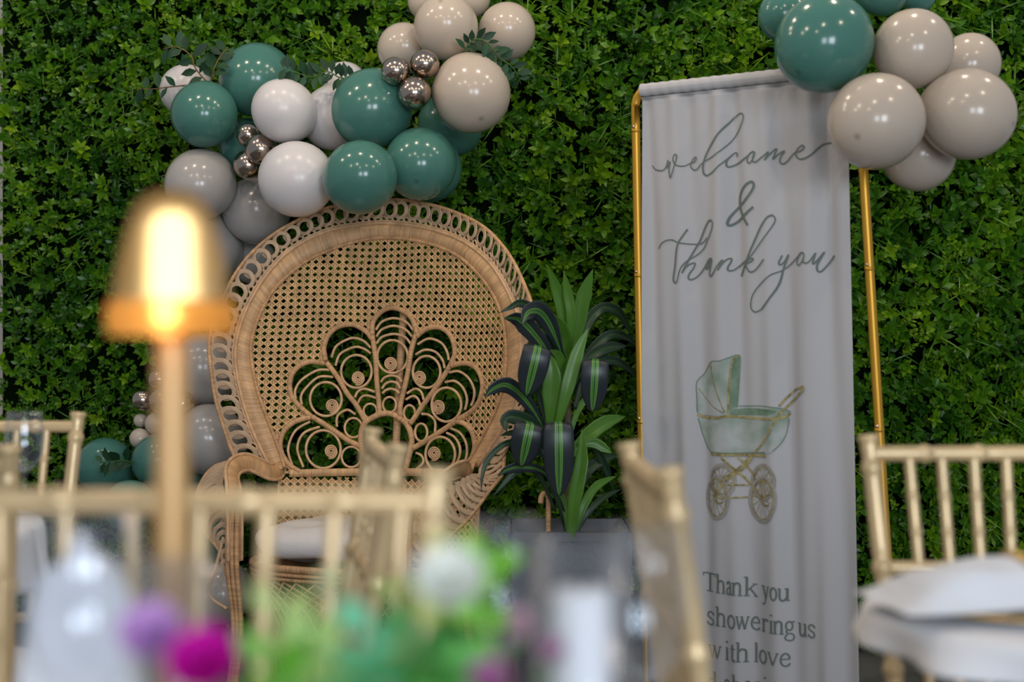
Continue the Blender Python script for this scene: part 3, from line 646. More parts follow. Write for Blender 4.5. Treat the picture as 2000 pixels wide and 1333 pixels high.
# hem sleeve around the top bar
G = []
for a in np.linspace(0, 2*math.pi, 20):
    ss_ = np.linspace(s0, s1, 160); rr = .0165+.0006*np.sin(ss_*190+a)
    G.append(B0+np.multiply.outer(ss_, b_e)+np.multiply.outer(top-.006+rr*1.25*math.sin(a), b_u)*1. if False else np.array([bp(s, top-.006+r_*1.15*math.sin(a), r_*math.cos(a)) for s, r_ in zip(ss_, rr)]))
MB().grid(np.array(G)).build('hem_sleeve', m_banner, ban)
ss_ = np.linspace(s0, s1, 160); fl = (fold(ss_, np.full(160, t_top-.045)))
G = np.stack([np.array([bp(s, top-.026+.0*k, .006) for s in ss_]), np.array([bp(s, t_top-.046, f) for s, f in zip(ss_, fl)])], 0)
MB().grid(G).build('hem_flap', m_banner, ban)
def stroke_mesh(mb, px, wpx, off=.0016, closed=False):
    off += .0012
    q = cr(px, None, closed, 1.3); st = b_st(q); t = nrm(np.gradient(st, axis=0)); n = np.stack([-t[:, 1], t[:, 0]], 1); w_ = wpx/F*4.3/2
    w_ = np.broadcast_to(w_, (len(st),))[:, None]
    l, c, r = st+n*w_, st, st-n*w_
    mb.grid(np.stack([bsurf(l[:, 0], l[:, 1], off), bsurf(c[:, 0], c[:, 1], off), bsurf(r[:, 0], r[:, 1], off)], 1))
def tr(ox, oy, sc_, pts): return [(ox+x/sc_, oy+y/sc_) for x, y in pts]
A1 = (1260, 210, 8.885); A2 = (1430, 260, 10.); A3 = (1270, 420, 8.885); A4 = (1440, 400, 6.06); A5 = (1400, 340, 11.11)
mb = MB()
for A, wd, pts in [
 (A1, 2.6, [(105, 1005), (150, 1060), (220, 1090), (310, 1095), (370, 1050), (405, 960), (418, 912), (398, 1000), (390, 1055), (425, 1000), (458, 940), (436, 1070), (445, 1180), (460, 1225), (490, 1160), (530, 1030), (562, 930), (575, 850), (550, 815), (522, 850), (515, 920), (545, 985), (620, 1020), (700, 1010), (760, 975), (840, 945), (882, 890), (865, 860), (820, 900), (778, 980), (790, 1050), (850, 1085), (910, 1060), (970, 990), (1060, 920), (1200, 850), (1350, 740), (1500, 560), (1640, 350), (1710, 200), (1700, 115), (1640, 105), (1520, 180)]),
 (A1, 3.9, [(1520, 180), (1400, 330), (1250, 530), (1120, 710), (1040, 880), (1005, 1040), (1020, 1150), (1080, 1185)]), (A1, 2.9, [(1080, 1185), (1200, 1120), (1320, 1010), (1400, 930), (1480, 835), (1540, 785), (1578, 805), (1560, 855)]),
 (A1, 3.3, [(1500, 815), (1440, 890), (1415, 960), (1430, 1030), (1500, 1015), (1650, 940), (1777, 860)]),
 (A2, 3.0, [(0, 640), (150, 560), (300, 470), (370, 400), (440, 355), (380, 390), (320, 480), (315, 560), (350, 590), (400, 545), (440, 450), (455, 360), (420, 480), (415, 545), (470, 568), (560, 510), (660, 430), (720, 370), (700, 440), (655, 535), (740, 420), (840, 310), (850, 340), (795, 510), (880, 420), (1010, 345), (940, 440), (912, 540), (950, 600), (1040, 575), (1130, 490), (1230, 390), (1350, 350), (1420, 300), (1420, 255), (1370, 250), (1290, 310), (1250, 400), (1280, 480), (1360, 510), (1470, 490), (1580, 420), (1680, 300), (1760, 220), (1880, 190), (2000, 205)])]:
    stroke_mesh(mb, tr(*A, pts), wd)
mb.build('welcome_lettering', m_ink, ob, O_)
mb = MB()
stroke_mesh(mb, tr(*A5, [(815, 715), (680, 830), (550, 930), (400, 1050), (280, 1120), (240, 1080), (270, 960), (350, 830), (480, 690), (600, 590), (740, 430), (820, 280), (810, 190), (750, 175), (640, 240), (530, 360), (475, 500), (470, 640), (490, 760), (560, 930), (690, 1110)]), 4.9)
mb.build('ampersand', m_ink, ob, O_)
mb = MB()
for A, wd, pts in [
 (A3, 2.6, [(135, 590), (200, 500), (300, 445), (410, 435), (500, 475), (620, 500), (760, 510), (870, 495), (940, 450), (980, 390)]),
 (A3, 3.8, [(650, 250), (580, 370), (520, 480), (485, 600), (470, 740), (455, 900), (425, 1080), (430, 1150), (465, 1185)]), (A3, 2.8, [(465, 1185), (500, 1130), (530, 1000), (570, 900), (650, 800), (800, 690), (920, 580), (1000, 430), (1080, 270), (1110, 150), (1080, 90)]),
 (A3, 4.0, [(1080, 90), (1020, 110), (950, 220), (850, 440), (750, 620), (650, 830), (580, 1010)]), (A3, 3.2, [(600, 970), (640, 900), (700, 850), (760, 840), (740, 920), (680, 1030), (670, 1100), (710, 1125), (800, 1070), (920, 930), (1020, 780), (1085, 755), (1020, 820), (960, 930), (1010, 920), (1090, 770), (1050, 950), (1040, 1040), (1070, 1065), (1130, 1000), (1210, 880), (1290, 780), (1250, 880), (1215, 960), (1320, 800), (1390, 755), (1400, 800), (1360, 900), (1360, 960), (1420, 965), (1520, 890), (1620, 820)]),
 (A4, 2.6, [(0, 740), (60, 690), (170, 610), (280, 460), (390, 310), (450, 190), (430, 125)]), (A4, 4.0, [(430, 125), (370, 150), (290, 270), (200, 470), (100, 690), (30, 850)]), (A4, 3.2, [(100, 700), (180, 670), (200, 640), (160, 640), (100, 700), (140, 780), (190, 795), (250, 750), (330, 645)]),
 (A4, 3.2, [(520, 600), (490, 680), (500, 715), (540, 680), (590, 590)]), (A4, 4.0, [(590, 590), (540, 740), (490, 950), (400, 1110), (300, 1240)]), (A4, 2.7, [(300, 1240), (220, 1270), (170, 1210), (190, 1080), (270, 960), (400, 840), (520, 780), (640, 690), (720, 620), (770, 570), (810, 580), (800, 650), (745, 715), (713, 690), (735, 620), (790, 560)]),
 (A4, 2.7, [(795, 640), (810, 685), (870, 680), (930, 590)]), (A4, 3.4, [(940, 570), (915, 680), (925, 700), (970, 640), (1020, 560), (960, 700), (955, 770), (985, 795), (1050, 720), (1140, 600)])]:
    stroke_mesh(mb, tr(*A, pts), wd)
mb.build('thank_you_lettering', m_ink, ob, O_)
# serif verse: each letter drawn with thick stems and thin serifs
TH, TN = .17, .075
def o_(cx, cy, rx, ry, a0=0, a1=360, w=TH*.8): return ([(cx+rx*math.cos(R_(a)), cy+ry*math.sin(R_(a))) for a in np.linspace(a0, a1, 14)], w)
def st(x, y0, y1): return ([(x, y0), (x, (y0+y1)/2), (x, y1)], TH)
def sf(x, y, h=.2): return ([(x-h, y), (x, y), (x+h, y)], TN)
def tf(x, y): return ([(x-.2, y-.06), (x, y)], TN)
GL = {'T': [st(.5, 0, 1.45), ([(.02, 1.42), (.5, 1.42), (.98, 1.42)], TN*1.3), ([(.02, 1.44), (.03, 1.2)], TN), ([(.98, 1.44), (.97, 1.2)], TN), sf(.5, .03, .26)],
 'h': [st(.22, 0, 1.5), tf(.22, 1.5), ([(.22, .72), (.4, .95), (.62, .97), (.78, .8), (.79, 0)], TH*.85), sf(.22, .03), sf(.79, .03)],
 'a': [([(.16, .78), (.3, .98), (.55, .99), (.68, .8), (.69, .15), (.8, .03), (.98, .08)], TH*.85), ([(.68, .6), (.35, .5), (.14, .32), (.16, .1), (.35, .01), (.55, .1), (.68, .3)], TN*1.5)],
 'n': [st(.2, 0, 1), tf(.2, .98), ([(.2, .7), (.4, .95), (.62, .98), (.78, .8), (.79, 0)], TH*.85), sf(.2, .03), sf(.79, .03)],
 'k': [st(.2, 0, 1.5), tf(.2, 1.5), ([(.22, .42), (.5, .7), (.78, .97)], TN*1.2), ([(.42, .6), (.65, .3), (.9, .02)], TH*.8), sf(.2, .03), sf(.78, .97, .18), sf(.86, .03, .16)],
 'y': [([(.18, .98), (.36, .5), (.54, .02)], TH*.85), ([(.84, .98), (.55, .05), (.4, -.35), (.22, -.45), (.1, -.36)], TN*1.3), sf(.18, .97), sf(.84, .97, .16)],
 'o': [o_(.5, .5, .38, .48)], 'u': [([(.2, .97), (.2, .3), (.3, .06), (.5, .02), (.74, .25)], TH*.85), st(.76, 0, .98), tf(.2, .97), tf(.76, .97), ([(.76, .03), (.95, .03)], TN)],
 's': [([(.82, .78), (.68, .95), (.4, .98), (.2, .83), (.24, .62), (.5, .5), (.76, .38), (.82, .18), (.62, .02), (.35, .03), (.17, .2)], TH*.7), ([(.84, .95), (.84, .74)], TN), ([(.15, .06), (.15, .27)], TN)],
 'w': [([(.1, .98), (.3, .02)], TH*.8), ([(.3, .02), (.5, .9)], TN*1.2), ([(.46, .98), (.68, .02)], TH*.8), ([(.68, .02), (.9, .98)], TN*1.2), sf(.1, .97, .12), sf(.9, .97, .1), sf(.46, .97, .1)],
 'e': [([(.16, .55), (.5, .55), (.84, .55)], TN*1.2), ([(.84, .55), (.8, .8), (.55, .99), (.28, .85), (.15, .5), (.25, .17), (.52, .02), (.76, .08), (.88, .24)], TH*.72)],
 'r': [st(.28, 0, 1), tf(.28, .98), ([(.28, .65), (.45, .9), (.65, .98), (.86, .9)], TN*1.5), ([(.8, .93), (.87, .84)], TH), sf(.28, .03, .24)],
 'i': [st(.5, 0, 1), tf(.5, .98), sf(.5, .03, .3), ([(.5, 1.33), (.5, 1.47)], TH*1.15)], 'l': [st(.5, 0, 1.5), tf(.5, 1.5), sf(.5, .03, .3)],
 't': [([(.4, 1.28), (.4, .2), (.55, .02), (.85, .12)], TH*.85), ([(.1, .95), (.85, .95)], TN*1.2)],
 'v': [([(.12, .98), (.5, .02)], TH*.85), ([(.5, .02), (.88, .98)], TN*1.3), sf(.12, .97, .15), sf(.88, .97, .12)],
 'd': [st(.78, 0, 1.5), tf(.78, 1.5), ([(.78, .75), (.58, .98), (.3, .9), (.16, .5), (.26, .1), (.52, .01), (.78, .25)], TH*.75), ([(.78, .03), (.97, .03)], TN)],
 'g': [o_(.45, .65, .28, .33, 0, 360, TH*.7), ([(.65, .9), (.8, 1.0), (.95, .97)], TN*1.3), ([(.3, .35), (.2, .2), (.35, .08), (.7, .05), (.88, -.12), (.8, -.38), (.5, -.47), (.2, -.4), (.12, -.22), (.3, .02)], TH*.6)]}
Z5 = (1350, 1100, 5.72)
def verse(items, base_fn, xh, name):
    mb = MB()
    for ch, x0, x1 in items:
        for pts, wd in GL[ch]:
            q = [(x0+px*(x1-x0), base_fn(x0+px*(x1-x0))-py*xh) for px, py in pts]
            stroke_mesh(mb, tr(*Z5, q), wd*xh/5.72)
    mb.build(name, m_ink, ob, O_)
verse([('T', 120, 275), ('h', 278, 395), ('a', 400, 478), ('n', 470, 582), ('k', 590, 730), ('y', 785, 890), ('o', 895, 990), ('u', 985, 1100)], lambda x: 322+(x-190)*.118, 143, 'verse_lettering')
verse([('s', 150, 265), ('h', 270, 400), ('o', 408, 520), ('w', 518, 645), ('e', 645, 768), ('r', 775, 885), ('i', 880, 950), ('n', 940, 1050), ('g', 1045, 1150), ('u', 1180, 1305), ('s', 1302, 1402)], lambda x: 696+(x-210)*.121, 146, 'verse_lettering')
verse([('w', 175, 345), ('i', 370, 445), ('t', 448, 525), ('h', 520, 645), ('l', 675, 745), ('o', 738, 855), ('v', 862, 1005), ('e', 1003, 1115)], lambda x: 1068+(x-240)*.106, 146, 'verse_lettering')
verse([('a', -20, 70), ('n', 70, 168), ('d', 165, 285), ('s', 362, 445), ('h', 470, 590), ('a', 595, 680), ('r', 685, 785), ('i', 785, 855), ('n', 850, 955), ('g', 955, 1060)], lambda x: 1436+(x-230)*.095, 146, 'verse_lettering')
# pram print
def wash_mat(name, c0, c1, sc_):
    m, t, b = new_mat(name); N, L = t.nodes, t.links; tc = N.new('ShaderNodeTexCoord'); n = N.new('ShaderNodeTexNoise'); n.inputs['Scale'].default_value = sc_; n.inputs['Detail'].default_value = 2
    L.new(tc.outputs['Object'], n.inputs['Vector']); r = N.new('ShaderNodeValToRGB'); r.color_ramp.elements[0].position = .36; r.color_ramp.elements[1].position = .62
    r.color_ramp.elements[0].color = (*c0, 1); r.color_ramp.elements[1].color = (*c1, 1); L.new(n.outputs['Fac'], r.inputs['Fac']); L.new(r.outputs['Color'], b.inputs['Base Color']); b.inputs['Roughness'].default_value = .85
    return m
m_wash = wash_mat('watercolour_green', (.24, .315, .25), (.42, .45, .435), 15)
m_dkwash = wash_mat('watercolour_deep_green', (.10, .18, .115), (.20, .28, .20), 20)
m_pgold = wash_mat('printed_gold', (.20, .155, .05), (.40, .34, .15), 60)
m_pgold2 = wash_mat('printed_dark_gold', (.17, .14, .05), (.26, .21, .09), 60)
m_pgrey = wash_mat('printed_tyre_grey', (.27, .25, .215), (.34, .315, .275), 40)
m_pline = mat('printed_green_line', (.16, .22, .16), .85)
def fill(name, px, m, off):
    """a flat printed patch that follows the folds of the cloth"""
    import bmesh
    off += .001
    q = b_st(cr(px, None, True, 5.)); bm = bmesh.new(); vs_ = [bm.verts.new((a, b, 0)) for a, b in q]; f = bm.faces.new(vs_)
    bmesh.ops.triangulate(bm, faces=[f])
    for _ in range(6):
        lng = [e for e in bm.edges if e.calc_length() > .007]
        if not lng: break
        bmesh.ops.subdivide_edges(bm, edges=lng, cuts=1); bmesh.ops.triangulate(bm, faces=bm.faces[:])
    me = bpy.data.meshes.new(name); st_ = np.array([v.co[:2] for v in bm.verts]); W = bsurf(st_[:, 0], st_[:, 1], off)-ban_loc
    for v, c in zip(bm.verts, W): v.co = c
    bm.to_mesh(me); bm.free(); me.polygons.foreach_set('use_smooth', [True]*len(me.polygons)); me.materials.append(m); return link(name, me, ob)
Z7 = (1340, 680, 6.06); Z8 = (1360, 870, 7.84)
hood = [(125, 770), (118, 580), (120, 400), (210, 290), (300, 165), (420, 150), (520, 112), (590, 80), (545, 200), (530, 500), (520, 770), (510, 795), (300, 800)]
fill('pram_hood_print', tr(*Z7, hood), m_wash, .0008)
fill('pram_opening_print', tr(*Z7, [(545, 200), (585, 90), (620, 85), (630, 140), (620, 400), (602, 690), (560, 760), (530, 790), (528, 500)]), m_dkwash, .0008)
fill('pram_inside_print', tr(*Z7, [(535, 790), (575, 700), (700, 685), (900, 685), (1100, 708), (1215, 758), (1190, 810), (1000, 830), (700, 820)]), m_wash, .0008)
fill('pram_inside_print', tr(*Z7, [(540, 790), (580, 730), (800, 715), (1060, 735), (1080, 760), (1000, 795), (760, 800)]), m_dkwash, .0009)
fill('pram_body_print', tr(*Z7, [(132, 830), (150, 920), (172, 1010), (230, 1165), (300, 1240), (420, 1262), (700, 1268), (940, 1258), (1050, 1220), (1130, 1130), (1178, 1000), (1198, 830), (1000, 838), (700, 828), (510, 815), (300, 835)]), m_wash, .0008)
def pst(name, m, A, lines, off=.0012):
    mb = MB()
    for wd, pts in lines: stroke_mesh(mb, tr(*A, pts), wd, off+.0008)
    mb.build(name, m, ob, O_)
pst('pram_outline_print', m_pline, Z7, [(1.6, hood[:8]), (1.6, [(132, 830), (172, 1010), (230, 1165), (300, 1240)]), (1.6, [(1050, 1220), (1130, 1130), (1178, 1000), (1198, 830)]), (3.5, [(300, 1235), (600, 1250), (950, 1240)]), (1.4, [(600, 690), (900, 685), (1100, 708), (1215, 758)])])
pst('pram_gold_print', m_pgold, Z7, [(3.4, [(515, 775), (520, 500), (535, 250), (562, 140), (600, 85)]), (5.2, [(125, 790), (200, 822), (400, 825), (510, 808), (700, 825), (1000, 837), (1150, 822), (1210, 780)]), (5.2, [(290, 1252), (600, 1268), (960, 1277)]),
  (2.2, [(300, 170), (310, 300), (390, 540), (480, 760)]), (1.5, [(130, 480), (220, 600), (350, 700), (470, 770)]), (8.5, [(508, 790), (518, 810)])], .0012)
pst('pram_handle_print', m_pgold, Z7, [(3.8, [(1390, 460), (1280, 500), (1180, 590), (1110, 690)]), (4.2, [(1410, 495), (1290, 590), (1190, 690), (1110, 790), (1040, 930), (960, 1070), (850, 1200), (780, 1280), (735, 1335)]), (8, [(1385, 452), (1412, 492)])], .0016)
def ell(cx, cy, rx, ry, n=30): return [(cx+rx*math.cos(a), cy+ry*math.sin(a)) for a in np.linspace(0, 2*math.pi, n)]
WH = [(415, 540, 195, 250, 400, 520, .0010), (1040, 562, 195, 262, 1020, 560, .0010), (332, 800, 190, 325, 300, 775, .0018), (1030, 832, 220, 340, 1010, 815, .0018)]
for cx, cy, rx, ry, hx, hy, off in WH:
    pst('pram_tyre_print', m_pgrey, Z8, [(5.0, ell(cx, cy, rx, ry))], off)
    pst('pram_wheel_print', m_pgold, Z8, [(2.0, ell(cx, cy, rx-38, ry-40))]+[(1.2, [(hx, hy), (cx+(rx-38)*math.cos(a), cy+(ry-40)*math.sin(a))]) for a in np.arange(12)*math.pi/6+.2], off)
    if off > .0015: pst('pram_hub_print', m_pgold2, Z8, [(9, [(hx-5, hy-22), (hx+5, hy+22)]), (3, [(hx, hy+40), (hx+60, hy+110), (hx+140, hy+90)])], off+.0004)
pst('pram_frame_print', m_pgold, Z8, [(4.6, [(400, 180), (600, 370), (820, 590)]), (4.0, [(640, 190), (760, 320), (900, 480)]), (5.0, [(840, 190), (700, 370), (480, 540), (310, 760)]), (4, [(800, 190), (600, 400), (430, 500)]), (3, [(500, 605), (800, 615)]), (3, [(350, 800), (780, 800)]), (4, [(820, 590), (1000, 800)])], .0014)

# ------------------------------------------------------------------ striped dracaena in a dark planter
def drac_mat(name, c_edge, c_mid, stripe, k):
    m, t, b = new_mat(name); N, L = t.nodes, t.links; a = N.new('ShaderNodeAttribute'); a.attribute_name = 'ac'
    r = N.new('ShaderNodeValToRGB'); e = r.color_ramp.elements
    stops = [(0, c_edge), (.36, c_edge), (.385, stripe), (.43, c_mid), (.455, stripe), (.475, c_mid), (.515, c_mid), (.54, stripe), (.565, c_mid), (.60, stripe), (.635, c_edge), (1, c_edge)] if k else [(0, c_edge), (.47, c_mid), (.5, stripe), (.53, c_mid), (1, c_edge)]
    while len(e) < len(stops): e.new(.5)
    for q, (p, c) in zip(e, stops): q.position = p; q.color = (*c, 1)
    L.new(a.outputs['Fac'], r.inputs['Fac']); L.new(r.outputs['Color'], b.inputs['Base Color']); b.inputs['Roughness'].default_value = .36
    tr2 = N.new('ShaderNodeBsdfTranslucent'); L.new(r.outputs['Color'], tr2.inputs['Color']); ms = N.new('ShaderNodeMixShader'); ms.inputs[0].default_value = .12
    L.new(b.outputs[0], ms.inputs[1]); L.new(tr2.outputs[0], ms.inputs[2]); L.new(ms.outputs[0], N['Material Output'].inputs['Surface']); return m
m_dr1 = drac_mat('striped_dark_leaf', (.024, .034, .040), (.022, .065, .032), (.17, .46, .06), 1)
m_dr2 = drac_mat('fresh_green_leaf', (.070, .19, .018), (.085, .22, .022), (.05, .14, .016), 0)
m_dr3 = drac_mat('deep_green_leaf', (.014, .035, .020), (.02, .055, .022), (.10, .19, .025), 0)
pl_loc = P(1112, 1000, 4.5)*[1, 1, 0]
plant = thing('dracaena', pl_loc, 'tall dracaena with drooping dark leaves striped lime green, between chair and banner', 'plant')
DR = {1: m_dr1, 2: m_dr2, 3: m_dr3}
def dleaf(kind, pts, wpx, tw=0.):
    """pts: (px, py, depth) from base to tip; wpx: half-width profile at widest"""
    p = cr([P(x, y, d) for x, y, d in pts], 26); t = nrm(np.gradient(p, axis=0)); k = np.linspace(0, 1, 26)
    wv = np.interp(k, [0, .12, .45, .72, .88, 1], [.38, .55, 1, .92, .50, .02] if kind != 1 else [.22, .28, .80, 1, .62, .02])*wpx*(.86 if kind == 2 else 1)/F*4.5
    view = nrm(p-np.array([0, 0, H])); sd = nrm(np.cross(t, view)); nn = np.cross(sd, t)
    sd = nrm(sd*math.cos(tw)+nn*math.sin(tw)); nn = np.cross(sd, t); nn = nn*np.where((nn*view).sum(1, keepdims=True) > 0, -1, 1)
    cs = np.linspace(-1, 1, 9); G = np.stack([p+sd*(wv*c)[:, None]-nn*(wv*(.10 if kind == 1 else .22)*(1-abs(c)))[:, None] for c in cs], 1)
    o = MB().grid(G, None, np.tile((cs+1)/2, (26, 1))).build('leaf', DR[kind], plant)
    s = o.modifiers.new('thickness', 'SOLIDIFY'); s.thickness = .0012
LV = [ # upright fresh leaves
 (2, [(1108, 690, 4.5), (1100, 620, 4.47), (1085, 560, 4.45), (1067, 516, 4.42)], 13), (2, [(1112, 690, 4.48), (1116, 620, 4.45), (1110, 580, 4.44), (1101, 528, 4.42)], 12),
 (2, [(1118, 700, 4.52), (1128, 640, 4.5), (1140, 580, 4.48), (1158, 526, 4.46)], 18), (2, [(1075, 835, 4.40), (1078, 780, 4.38), (1078, 730, 4.37), (1074, 690, 4.38)], 22),
 (2, [(1088, 835, 4.38), (1108, 760, 4.36), (1128, 690, 4.37), (1150, 640, 4.38)], 16), (2, [(1114, 1060, 4.33), (1122, 980, 4.3), (1136, 900, 4.3), (1137, 838, 4.33)], 17, .35),
 (2, [(1105, 900, 4.5), (1150, 850, 4.55), (1185, 825, 4.6), (1222, 814, 4.65)], 18), (2, [(1130, 870, 4.5), (1160, 866, 4.5), (1180, 876, 4.5), (1195, 886, 4.5)], 12),
 (2, [(1120, 1050, 4.42), (1140, 990, 4.42), (1165, 950, 4.45), (1205, 930, 4.5)], 10), (3, [(1122, 1050, 4.42), (1150, 1000, 4.42), (1180, 972, 4.45), (1215, 955, 4.5)], 6),
 (2, [(1115, 720, 4.5), (1102, 670, 4.46), (1092, 640, 4.42), (1075, 612, 4.38)], 20), (2, [(1105, 760, 4.46), (1098, 720, 4.42), (1090, 695, 4.4), (1074, 684, 4.37)], 12),
 # striped leaves folding over toward the camera
 (1, [(1100, 700, 4.45), (1085, 660, 4.4), (1068, 625, 4.36), (1050, 608, 4.32), (1030, 612, 4.28), (1020, 634, 4.26)], 21, .2), # arching leaves at left
 (1, [(1095, 730, 4.45), (1070, 690, 4.42), (1040, 650, 4.4), (1012, 624, 4.39), (984, 622, 4.38)], 21, .5), (3, [(1095, 690, 4.46), (1060, 620, 4.42), (1020, 593, 4.4), (995, 602, 4.38), (974, 612, 4.38)], 9),
 (1, [(1070, 850, 4.45), (1040, 800, 4.42), (1010, 765, 4.4), (985, 752, 4.38), (960, 762, 4.37), (946, 778, 4.36)], 17, .4), (3, [(1070, 860, 4.45), (1040, 830, 4.42), (1005, 815, 4.4), (986, 822, 4.39), (990, 845, 4.38)], 15),
 (3, [(1070, 870, 4.45), (1030, 850, 4.42), (1000, 846, 4.4), (976, 852, 4.38)], 7), (3, [(1080, 910, 4.4), (1030, 870, 4.38), (990, 866, 4.36), (955, 895, 4.34), (942, 930, 4.33), (940, 962, 4.33)], 6),
 (1, [(1095, 960, 4.42), (1060, 922, 4.38), (1020, 913, 4.36), (990, 918, 4.35), (972, 932, 4.35)], 11, .4), (3, [(1085, 1000, 4.42), (1050, 925, 4.4), (1010, 922, 4.38), (980, 950, 4.37), (960, 975, 4.37)], 6),
 # arching leaves at right
 (3, [(1128, 720, 4.55), (1145, 640, 4.58), (1175, 602, 4.62), (1210, 612, 4.68), (1235, 660, 4.72)], 11), (3, [(1125, 740, 4.55), (1150, 690, 4.58), (1190, 655, 4.63), (1225, 660, 4.7), (1248, 680, 4.74)], 10),
 (3, [(1125, 740, 4.55), (1150, 700, 4.56), (1185, 680, 4.6), (1225, 676, 4.66)], 12), (3, [(1122, 800, 4.55), (1150, 720, 4.58), (1190, 704, 4.63), (1220, 715, 4.68), (1245, 740, 4.72)], 10),
 (2, [(1112, 860, 4.56), (1130, 800, 4.58), (1160, 770, 4.62), (1195, 760, 4.66)], 8), (3, [(1125, 900, 4.56), (1150, 860, 4.58), (1180, 910, 4.62), (1200, 960, 4.65)], 9),
 (3, [(1120, 1000, 4.55), (1140, 930, 4.58), (1175, 900, 4.62), (1210, 890, 4.66)], 12), (3, [(1108, 1060, 4.40), (1098, 1000, 4.38), (1082, 960, 4.36), (1066, 930, 4.36)], 6), (2, [(1112, 1060, 4.38), (1104, 1000, 4.38), (1092, 950, 4.4), (1080, 900, 4.42)], 7),
 (3, [(1108, 900, 4.5), (1085, 850, 4.5), (1062, 780, 4.5), (1048, 740, 4.5)], 14), (3, [(1105, 780, 4.52), (1085, 700, 4.52), (1060, 660, 4.5), (1036, 648, 4.5)], 15), (3, [(1105, 960, 4.52), (1075, 900, 4.5), (1050, 870, 4.5), (1030, 862, 4.5)], 12)]
for L_ in LV: dleaf(*L_)
def tongue(fx, fy, tx, ty, half, d):
    """a leaf that comes toward the camera, folds over and hangs with its striped face out"""
    f3, t3_ = P(fx, fy, d), P(tx, ty, d+.03); hang = t3_-f3
    p = cr([P(1110, fy+75, 4.5), P((fx+1110)/2, fy+22, d+.12), f3+[0, .05, .002], f3, f3+hang*.08+[0, -.012, 0], f3+hang*.35+[0, -.022, 0], f3+hang*.7+[0, -.012, 0], t3_], 34)
    L = np.r_[0, np.cumsum(np.linalg.norm(np.diff(p, axis=0), axis=1))]; kf = np.interp(0, [0], [0]); i0 = int(np.argmin(np.linalg.norm(p-f3, axis=1))); k = np.where(L < L[i0], L/L[i0]*.4, .4+.6*(L-L[i0])/(L[-1]-L[i0]))
    wv = np.interp(k, [0, .2, .36, .45, .62, .78, .9, .96, 1], [.18, .40, .84, .97, 1, .92, .62, .34, .02])*half/F*d
    sd = nrm(np.cross(hang, [0, 1., 0])); t = nrm(np.gradient(p, axis=0)); nn = nrm(np.cross(sd, t)); nn = nn*np.where((nn@np.array([0, -1, .8]))[:, None] < 0, -1, 1)
    cs = np.linspace(-1, 1, 11); G = np.stack([p+sd*(wv*c)[:, None]-nn*(wv*.16*c*c)[:, None] for c in cs], 1)
    o = MB().grid(G, None, np.tile((cs+1)/2, (34, 1))).build('leaf', m_dr1, plant); s_ = o.modifiers.new('thickness', 'SOLIDIFY'); s_.thickness = .0012
for q_ in ((1051, 678, 1028, 775, 29, 4.30), (1163, 705, 1157, 806, 27, 4.30), (1036, 829, 1018, 913, 31, 4.29), (1091, 829, 1092, 971, 30, 4.26)): tongue(*q_)
MB().tube(cr([pl_loc+[0, 0, .50], P(1112, 900, 4.5), P(1109, 780, 4.5), P(1112, 690, 4.5)], 40), np.linspace(.016, .008, 40)+.0015*np.sin(np.arange(40)*2.), 10).build('trunk', mat('dracaena_trunk', (.10, .09, .035), .7, vary=(40, .4), bump=(60, .003)), plant)
planter = thing('planter', pl_loc, 'charcoal square planter box under the striped dracaena', 'planter')
pw = .17
mb = MB(); zt = .53
for s0_, s1_, z0, z1 in ((pw, pw, .0, zt), (pw-.015, pw-.015, zt, .47)): pass
ou = [(-1, -1), (1, -1), (1, 1), (-1, 1)]
V = [(pl_loc[0]+x*pw*.9, pl_loc[1]+y*pw*.9, 0) for x, y in ou]+[(pl_loc[0]+x*pw, pl_loc[1]+y*pw, zt) for x, y in ou]+[(pl_loc[0]+x*(pw-.018), pl_loc[1]+y*(pw-.018), zt) for x, y in ou]+[(pl_loc[0]+x*(pw-.02), pl_loc[1]+y*(pw-.02), .45) for x, y in ou]
fs = [(3, 2, 1, 0)]+[(a*4+i, a*4+(i+1) % 4, a*4+4+(i+1) % 4, a*4+4+i) for a in range(3) for i in range(4)]+[(12, 13, 14, 15)]
mb.add(V, fs).build('box', m_planter, planter, smooth=False)
rimm = MB(); a = [np.array(v) for v in V[4:8]]
for i in range(4):
    m_ = (a[i]+a[(i+1) % 4])/2-[0, 0, .012]; d_ = nrm(a[(i+1) % 4]-a[i]); rimm.box(m_, (pw+.006, .006, .012), (d_, np.cross([0, 0, 1], d_), np.array([0, 0, 1])))
rimm.build('rim', m_planter, planter, smooth=False)
MB().box(pl_loc+[0, 0, .475], (pw-.02, pw-.02, .012)).build('soil', m_soil, planter, smooth=False)

